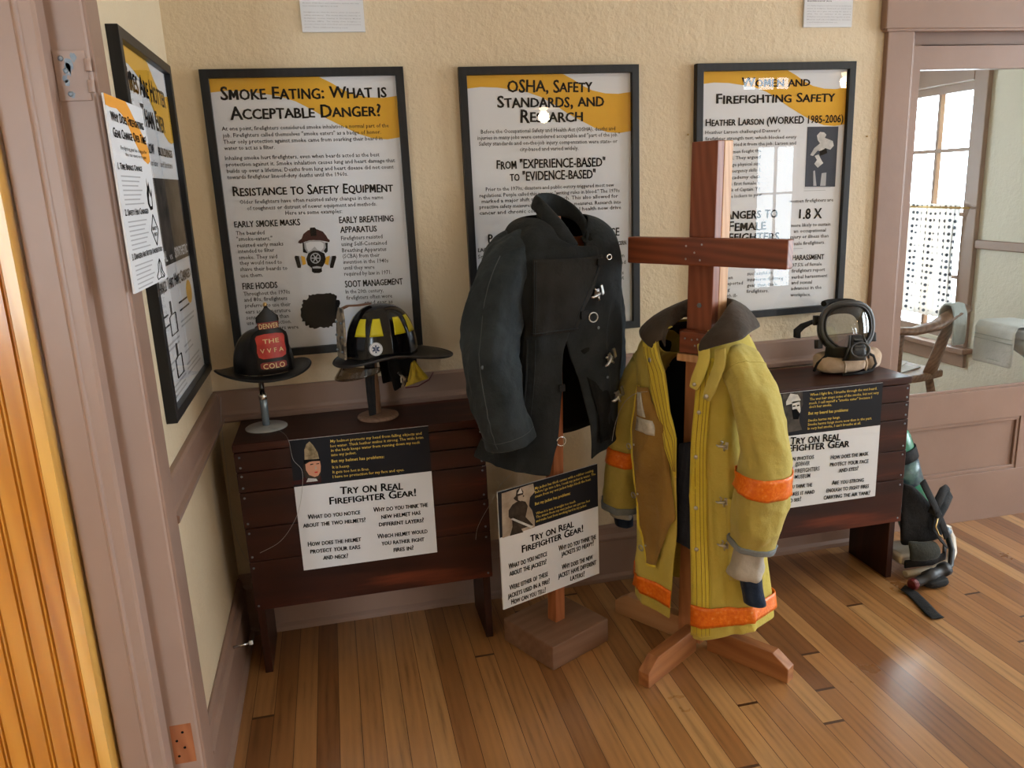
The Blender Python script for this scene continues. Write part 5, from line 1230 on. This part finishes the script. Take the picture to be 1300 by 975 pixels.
MB().tube([V((-.135, .0, .012)), V((-.128, -.01, .045)), V((-.09, -.03, .088)), V((-.02, -.04, .09)), V((.045, -.05, .087)), V((.082, -.058, .066)), V((.092, -.062, .035)), V((.075, -.064, .012)), V((.02, -.072, .006)), V((-.06, -.072, .007))], .006, 8, flat=((0, -1, .4), .5)).build('elastic_strap', 'webbing', hd2)

# ------------------------------------------------------------------ air tank with harness on the floor, leaning on the right bench
tk = thing('air_tank_pack', 'green air tank pack with black harness on floor beside right bench', 'air tank', (2.71, -.185, 0), R(0))
ax0, ax1 = V((.068, -.02, .10)), V((-.070, .05, .60)); d = (ax1-ax0)
q = d.to_track_quat('Z', 'Y').to_matrix().to_4x4(); Mt = Matrix.Translation(ax0) @ q; L = d.length
MB().lathe([(.001, -.02), (.045, -.01), (.066, .02), (.070, .06), (.070, L-.11), (.066, L-.07), (.05, L-.03), (.025, L-.005), (.018, L+.01), (.001, L+.012)], 36, 0, Mt, caps=False).build('cylinder', 'tankgreen', tk)
MB().lathe([(.0715, L*.46), (.0715, L*.66)], 36, 0, Mt, caps=False).build('printed_band', 'tankblue', tk, solid=.001)
MB().lathe([(.073, L*.66), (.076, L*.665), (.076, L*.75), (.073, L*.755)], 36, 0, Mt, caps=False).build('strap_band', 'webbing', tk, solid=.003)
MB().tube([Mt @ V((.02, -.075, L*.92)), Mt @ V((.055, -.062, L*.86)), Mt @ V((.07, -.045, L*.76)), Mt @ V((.075, -.03, L*.68))], .010, 8).build('hose', 'rubber', tk)
# back pad, waist pads
def pad(rows, m, nm, th=.02): return MB().grid([[V(a).lerp(V(b), j/6)+V((0, -.012*math.sin(pi*j/6), 0)) for j in range(7)] for a, b in rows]).build(nm, m, tk, solid=th, sub=2)
pad([((-.105, -.09, .385), (-.07, -.11, .375)), ((-.11, -.10, .335), (-.005, -.13, .305)), ((-.115, -.115, .25), (.045, -.135, .25)), ((-.115, -.13, .17), (.075, -.135, .17)), ((-.115, -.13, .12), (.08, -.13, .13))], 'webbing', 'back_pad', .025)
pad([((-.118, -.17, .165), (.0, -.18, .155)), ((-.120, -.20, .125), (.02, -.21, .115)), ((-.118, -.19, .085), (.0, -.20, .08))], 'olive', 'lumbar_pad', .02)
# moulded cream back plate: slab with a loop handle
MB().prism([(-.125, -.155, .045), (.02, -.155, .045), (.07, -.12, .05), (.06, -.04, .05), (-.125, -.02, .05)], (0, 0, .045)).build('back_plate', 'creamplastic', tk, .014, segs=3)
MB().tube([V((.07, -.10, .135)), V((.125, -.085, .155)), V((.158, -.075, .14)), V((.172, -.085, .095)), V((.160, -.11, .045)), V((.11, -.15, .022)), V((.03, -.17, .022)), V((-.06, -.18, .022)), V((-.12, -.18, .022))], .017, 10, flat=((0, 0, 1), .75)).build('frame_loop', 'creamplastic', tk)
MB().tube([V((-.12, -.175, .062)), V((.0, -.185, .062)), V((.075, -.16, .062)), V((.11, -.12, .075))], .018, 10, flat=((0, -1, 0), .4)).build('waist_belt', 'webbing', tk)
# shoulder strap loop with buckle, waist strap down to the floor
MB().tube([V((-.05, -.15, .40)), V((.0, -.165, .30)), V((.05, -.17, .20)), V((.07, -.17, .15))], .017, 8, flat=((.2, -1, .1), .22)).build('shoulder_strap', 'webbing', tk)
MB().tube([V((-.005, -.165, .26)), V((.03, -.15, .30)), V((.08, -.12, .335)), V((.115, -.10, .335)), V((.12, -.105, .30)), V((.07, -.14, .275)), V((.015, -.17, .24)), V((.0, -.18, .20)), V((.02, -.19, .16)), V((.06, -.18, .12))], .017, 8, flat=((.1, -.5, 1), .25)).build('shoulder_strap', 'webbing', tk)
MB().tube([V((.01, -.18, .245)), V((-.005, -.19, .215)), V((.01, -.195, .18)), V((.03, -.195, .165))], .003, 6).build('adjuster', 'brass', tk)
MB().tube([V((.10, -.14, .14)), V((.10, -.17, .09)), V((.06, -.215, .05)), V((.02, -.235, .035)), V((-.03, -.26, .03))], .012, 8).build('hose', 'rubber', tk)
MB().lathe([(.001, 0), (.018, .002), (.020, .02), (.016, .03), (.001, .032)], 16, 0, Matrix.Translation((.115, -.10, .13)) @ Matrix.Rotation(R(60), 4, 'Y')).build('gauge', 'greymetal', tk)
# valve body lying on the floor, with its red knob, and the loose belt end
vd = (V((.0, -.235, .048))-V((-.16, -.27, .03)))
Mv = Matrix.Translation((-.15, -.272, .032)) @ vd.to_track_quat('Z', 'Y').to_matrix().to_4x4()
MB().lathe([(.001, 0), (.017, .001), (.020, .01), (.020, .06), (.026, .064), (.026, .11), (.022, .114), (.022, .15), (.028, .155), (.028, .18), (.001, .182)], 20, 0, Mv).build('valve', 'rubber', tk)
MB().lathe([(.001, -.02), (.020, -.018), (.023, -.012), (.023, .0), (.018, .006), (.001, .006)], 10, 0, Mv, smooth=False).build('valve_knob', 'redplastic', tk)
MB().grid(pillow(-.05, -.26, .055, .035, .035, 12)).build('strap_bundle', 'webbing', tk, sub=1)
s0 = [onZ(u, v, .006)-V((2.71, -.185, 0)) for u, v in ((1158, 753), (1170, 765), (1182, 778), (1191, 785))]
MB().tube([s0[0]+V((-.02, .03, .012)), *s0], .026, 8, flat=((0, 0, 1), .10), smooth=True).build('belt_end', 'webbing', tk)

# ------------------------------------------------------------------ washroom beyond the glazed door
CHX = onZ(1116, 466, .60)
ch = thing('wooden_armchair', 'wooden armchair by the washroom window behind the glazed door', 'chair', (CHX.x, CHX.y, 0), R(100))
# local: seat faces -y; bow arm rail round back and sides
SZ = .60
MT['chairwood'] = wood('brown chair wood', [(.10, .05, .03), (.17, .09, .056), (.24, .135, .085)], 'X', 1, .4, .08)
MB().prism([(x, y, SZ-.04) for x, y in ((-.21, -.22), (.21, -.22), (.235, -.05), (.21, .19), (-.21, .19), (-.235, -.05))], (0, 0, .04)).build('seat', 'chairwood', ch, .012)
MB().tube([V((-.25, -.27, SZ+.315)), V((-.262, -.19, SZ+.30)), V((-.262, -.07, SZ+.25)), V((-.25, .06, SZ+.235)), V((-.19, .2, SZ+.24)), V((-.09, .26, SZ+.25)), V((.09, .26, SZ+.25)), V((.19, .2, SZ+.24)), V((.25, .06, SZ+.235)), V((.262, -.07, SZ+.25)), V((.262, -.19, SZ+.30)), V((.25, -.27, SZ+.315))], [.042]*3+[.034]*6+[.042]*3, 12, flat=((0, 0, 1), .62)).build('arm_rail', 'chairwood', ch)
for s in (-1, 1):
    MB().tube([V((s*.20, -.12, SZ-.03)), V((s*.225, -.135, SZ+.08)), V((s*.235, -.165, SZ+.18)), V((s*.255, -.20, SZ+.295))], [.044, .040, .036, .04], 8, flat=((1, 0, 0), .5)).build('arm_post', 'chairwood', ch)
for i in range(7):
    a = R(20+140*i/6); MB().tube([V((-.20*math.cos(a), .02+.15*math.sin(a), SZ-.01)), V((-.235*math.cos(a), .03+.21*math.sin(a), SZ+.23))], .010, 8).build('spindle', 'chairwood', ch)
for sx, sy in ((-1, -1), (1, -1), (-1, 1), (1, 1)): MB().tube([V((sx*.17, sy*.16, SZ-.03)), V((sx*.21, sy*.20, .30)), V((sx*.225, sy*.22, 0))], [.020, .024, .014], 10).build('leg', 'chairwood', ch)
mp_ = thing('folded_paper', 'sheets of paper lying on the washroom armchair seat', 'paper', (CHX.x, CHX.y, SZ), R(110))
MB().box((-.15, -.13, .001), (.13, .12, .006)).box((-.10, -.17, .006), (.17, .08, .010), 0, Matrix.Rotation(R(18), 4, 'Z')).build('sheets', 'paper', mp_, .001)
def towel_over(root, pts, wdt, m, nm, seed):
    """cloth hung over an edge: profile points swept along the width vector"""
    wv = V(wdt); rows = []
    dense = []
    for a, b in zip(pts, pts[1:]): dense += [V(a).lerp(V(b), k/5) for k in range(5)]
    dense.append(V(pts[-1]))
    for i, p in enumerate(dense): rows.append([p+wv*(j/8)+V((.006*nz(j*.8, i*.3, seed), .008*nz(j*.9, i*.25, seed+3), 0)) for j in range(9)])
    return MB().grid(rows).build(nm, m, root, solid=.010, sub=1)
MT['towel'] = cloth('white towel', (.55, .57, .58), (.66, .67, .67), 10, weave=400); MT['towelgrey'] = cloth('grey white towel', (.36, .40, .40), (.46, .50, .49), 10, weave=400)
tw = thing('hand_towel', 'pale towel draped over the arm of the washroom armchair', 'towel', fullmat(ch) @ V((-.255, -.235, SZ+.335)), R(100))
towel_over(tw, [(.045, .0, -.12), (.042, .0, -.03), (.025, .0, .008), (.0, .0, .012), (-.025, .0, .008), (-.042, .0, -.03), (-.045, .0, -.19)], (.0, .09, 0), 'towelgrey', 'cloth', 2)
TY = onX(1245, 390, XB-.5).y-.24
sk = thing('wash_sink', 'white washroom basin on wall behind the glazed door', 'sink', (XB, TY-.08, .86))
MB().prism([(-.48, -.12, -.05), (-.47, .32, -.05), (0, .36, -.05), (0, -.18, -.05)], (0, 0, .05)).build('rim', 'porcelain', sk, .015, segs=3)
MB().lathe([(.001, -.20), (.10, -.19), (.19, -.12), (.22, -.05)], 32, 0, Matrix.Translation((-.24, .10, 0))).build('bowl', 'porcelain', sk)
MB().lathe([(.09, -.86), (.07, -.80), (.055, -.5), (.07, -.19)], 24, 0, Matrix.Translation((-.22, .10, 0))).build('pedestal', 'porcelain', sk)
tw2 = thing('hand_towel', 'striped white towel hanging over the basin edge', 'towel', (XB-.505, TY, .872))
towel_over(tw2, [(.20, .0, -.002), (.08, .0, .004), (.0, .0, .006), (-.012, .0, -.02), (-.016, .0, -.10), (-.02, .0, -.19)], (.0, .24, 0), 'towel', 'cloth', 5)
for z in (-.055, -.075, -.165): MB().tube([V((-.0225, .005+.23*k/8, z)) for k in range(9)], .002, 6).build('stripe', 'towelgrey', tw2)
# café curtain on its rod
cu = thing('cafe_curtain', 'dotted white cafe curtain on a thin rod across the washroom window', 'curtain', (XB-.06, 1.05, 1.375))
m, nt, b = newmat('dotted voile'); v = coord(nt)
vo = N(nt, 'ShaderNodeTexVoronoi'); vo.inputs['Scale'].default_value = 26; vo.inputs['Randomness'].default_value = .15; nt.links.new(v, vo.inputs['Vector'])
nt.links.new(ramp(nt, vo.outputs['Distance'], [(.22, (.10, .13, .17)), (.30, (.90, .90, .90))]), b.inputs['Base Color']); sset(b, 'Roughness', .9)
tr_ = N(nt, 'ShaderNodeBsdfTranslucent'); nt.links.new(ramp(nt, vo.outputs['Distance'], [(.22, (.15, .18, .22)), (.30, (.92, .92, .92))]), tr_.inputs['Color'])
mx_ = N(nt, 'ShaderNodeMixShader'); mx_.inputs[0].default_value = .72; nt.links.new(b.outputs[0], mx_.inputs[1]); nt.links.new(tr_.outputs[0], mx_.inputs[2]); nt.links.new(mx_.outputs[0], nt.nodes['Material Output'].inputs['Surface']); MT['voile'] = m
MB().grid([[V((.010*math.sin(j*1.1)*(.5+.5*i/10)+.006*nz(j*.3, i*.3, 4), j*.0092+(.03*math.sin(i*.35) if j < 4 else 0), -.66*i/10+.02)) for j in range(76)] for i in range(11)]).build('curtain_cloth', 'voile', cu, solid=.0015)
MB().tube([V((0, -.06, 0)), V((0, .74, 0))], .006, 10).build('rod', 'brass', cu)

# ------------------------------------------------------------------ security wires
def wire(label, pts, r=.0006):
    dense = []
    P4 = [V(p) for p in pts]; P4 = [P4[0]]+P4+[P4[-1]]
    for i in range(1, len(P4)-2):
        a, b, c, d_ = P4[i-1:i+3]
        for k in range(8):
            t = k/8; dense.append(.5*((2*b)+(c-a)*t+(2*a-5*b+4*c-d_)*t*t+(3*b-a-3*c+d_)*t**3))
    dense.append(P4[-2])
    return tag(MB().tube(dense, r, 6).build('security_wire', 'wire'), label, 'wire')
wire('thin security wire from old helmet stand across the left board', [h1+V((.0, -.02, .008)), h1+V((.05, -.09, .008)), (.262, -.34, .85), onY(372, 583, -.335), onY(384, 600, -.335), onY(381, 640, -.335), onY(372, 665, -.335), onY(355, 688, -.332), onY(330, 702, -.332)])
wire('thin looped wire hanging from the dark coat hem to bench', [onY(612, 592, -.50), onY(628, 590, -.51), onY(650, 598, -.50), onY(636, 615, -.46), onY(622, 640, -.40), onY(607, 668, -.36), onY(604, 685, -.34)])
wire('thin wire curling over the left sleeve of the yellow coat', [onY(822, 497, -.60), onY(806, 500, -.66), onY(792, 512, -.66), onY(782, 535, -.62), onY(777, 560, -.60)])
wire('thin wire hanging at left side wall behind the left bench', [(.03, -.04, .94), (.028, -.10, .84), (.03, -.13, .66), (.024, -.12, .50), (.05, -.16, .40), (.09, -.2, .35)])

# door stop on the left baseboard, nails in the back wall
a_ = onX(296, 822, .023)
dsx = thing('door_stop', 'small pale door stop on the baseboard beside the left bench leg', 'door stop', a_)
MB().tube([V((0, 0, 0)), V((.05, .004, .004))], .004, 8).build('rod', 'chrome', dsx)
MB().tube([V((.05, .004, .004)), V((.062, .005, .005))], .007, 10).build('tip', 'stickerwhite', dsx)
for u, v, sd in ((873, 171, 'left'), (1100, 173, 'right')):
    q = onY(u, v, -.004)
    tag(MB().lathe([(.0012, .0), (.0012, .008), (.004, .0085), (.004, .0095), (.001, .0105)], 10, 0, Matrix.Translation((q.x, 0, q.z)) @ Matrix.Rotation(R(90), 4, 'X')).build('wall_nail', 'brass', None), 'small bare nail in wall just %s of the Firefighting Safety poster' % sd, 'nail', 'bare wall nails')
# ------------------------------------------------------------------ ceiling lamps (seen mirrored in the glass)
def lamp(u, v, s, label):
    p = onY(u, v, -.017); d_ = ray(u, v); d_ = V((d_.x, -d_.y, d_.z)); c = p+d_*(s/-d_.y)
    r_ = thing('pendant_lamp', label, 'lamp', (c.x, c.y, 3.0))
    z = c.z-3.0
    MB().tube([V((0, 0, 0)), V((0, 0, z+.10))], .006, 8).build('cord', 'rubber', r_)
    MB().lathe([(.05, 0), (.05, -.02), (.01, -.03)], 20).build('ceiling_rose', 'brass', r_)
    MB().lathe([(.03, .10), (.06, .08), (.15, .0), (.155, -.012)], 32, 0, Matrix.Translation((0, 0, z)), caps=False).build('shade', 'ceil', r_, solid=.003)
    MB().ball((0, 0, z+.0), .04).build('bulb', 'bulb', r_)
    l = bpy.data.lights.new('bulb light', 'POINT'); l.energy = 9; l.color = (1, .72, .42); l.shadow_soft_size = .05
    o = bpy.data.objects.new('bulb_light', l); COL.objects.link(o); o.location = (c.x, c.y, c.z-.08)
lamp(690, 136, 4.2, 'pendant lamp hanging near the front of the room'); lamp(1074, 92, 3.8, 'pendant lamp hanging near the right-hand windows')

# ------------------------------------------------------------------ sky and view
w = bpy.data.worlds.new('sky'); SC.world = w; w.use_nodes = True; nt = w.node_tree
bg = nt.nodes['Background']; bg.inputs['Color'].default_value = (.82, .91, 1, 1); bg.inputs['Strength'].default_value = 16
bpy.data.objects.remove(_to)
SC.view_settings.view_transform = 'Standard'; SC.view_settings.look = 'None'; SC.view_settings.gamma = 1
SC.view_settings.use_curve_mapping = False; SC.view_settings.exposure = 0.22

GROUPS = {'framed_poster': 'framed exhibit posters', 'printed_board': 'printed exhibit boards', 'information_sheet': 'information sheets on the back wall', 'security_wire': 'thin security wires', 'helmet_stand': 'helmet stands on the left bench', 'fire_helmet': 'helmets on the left bench', 'coat_stand': 'wooden coat stands', 'hand_towel': 'washroom towels', 'pendant_lamp': 'pendant lamps'}
for o in bpy.data.objects:
    k = o.name.split('.')[0]
    if k in GROUPS and 'label' in o: o['group'] = GROUPS[k]
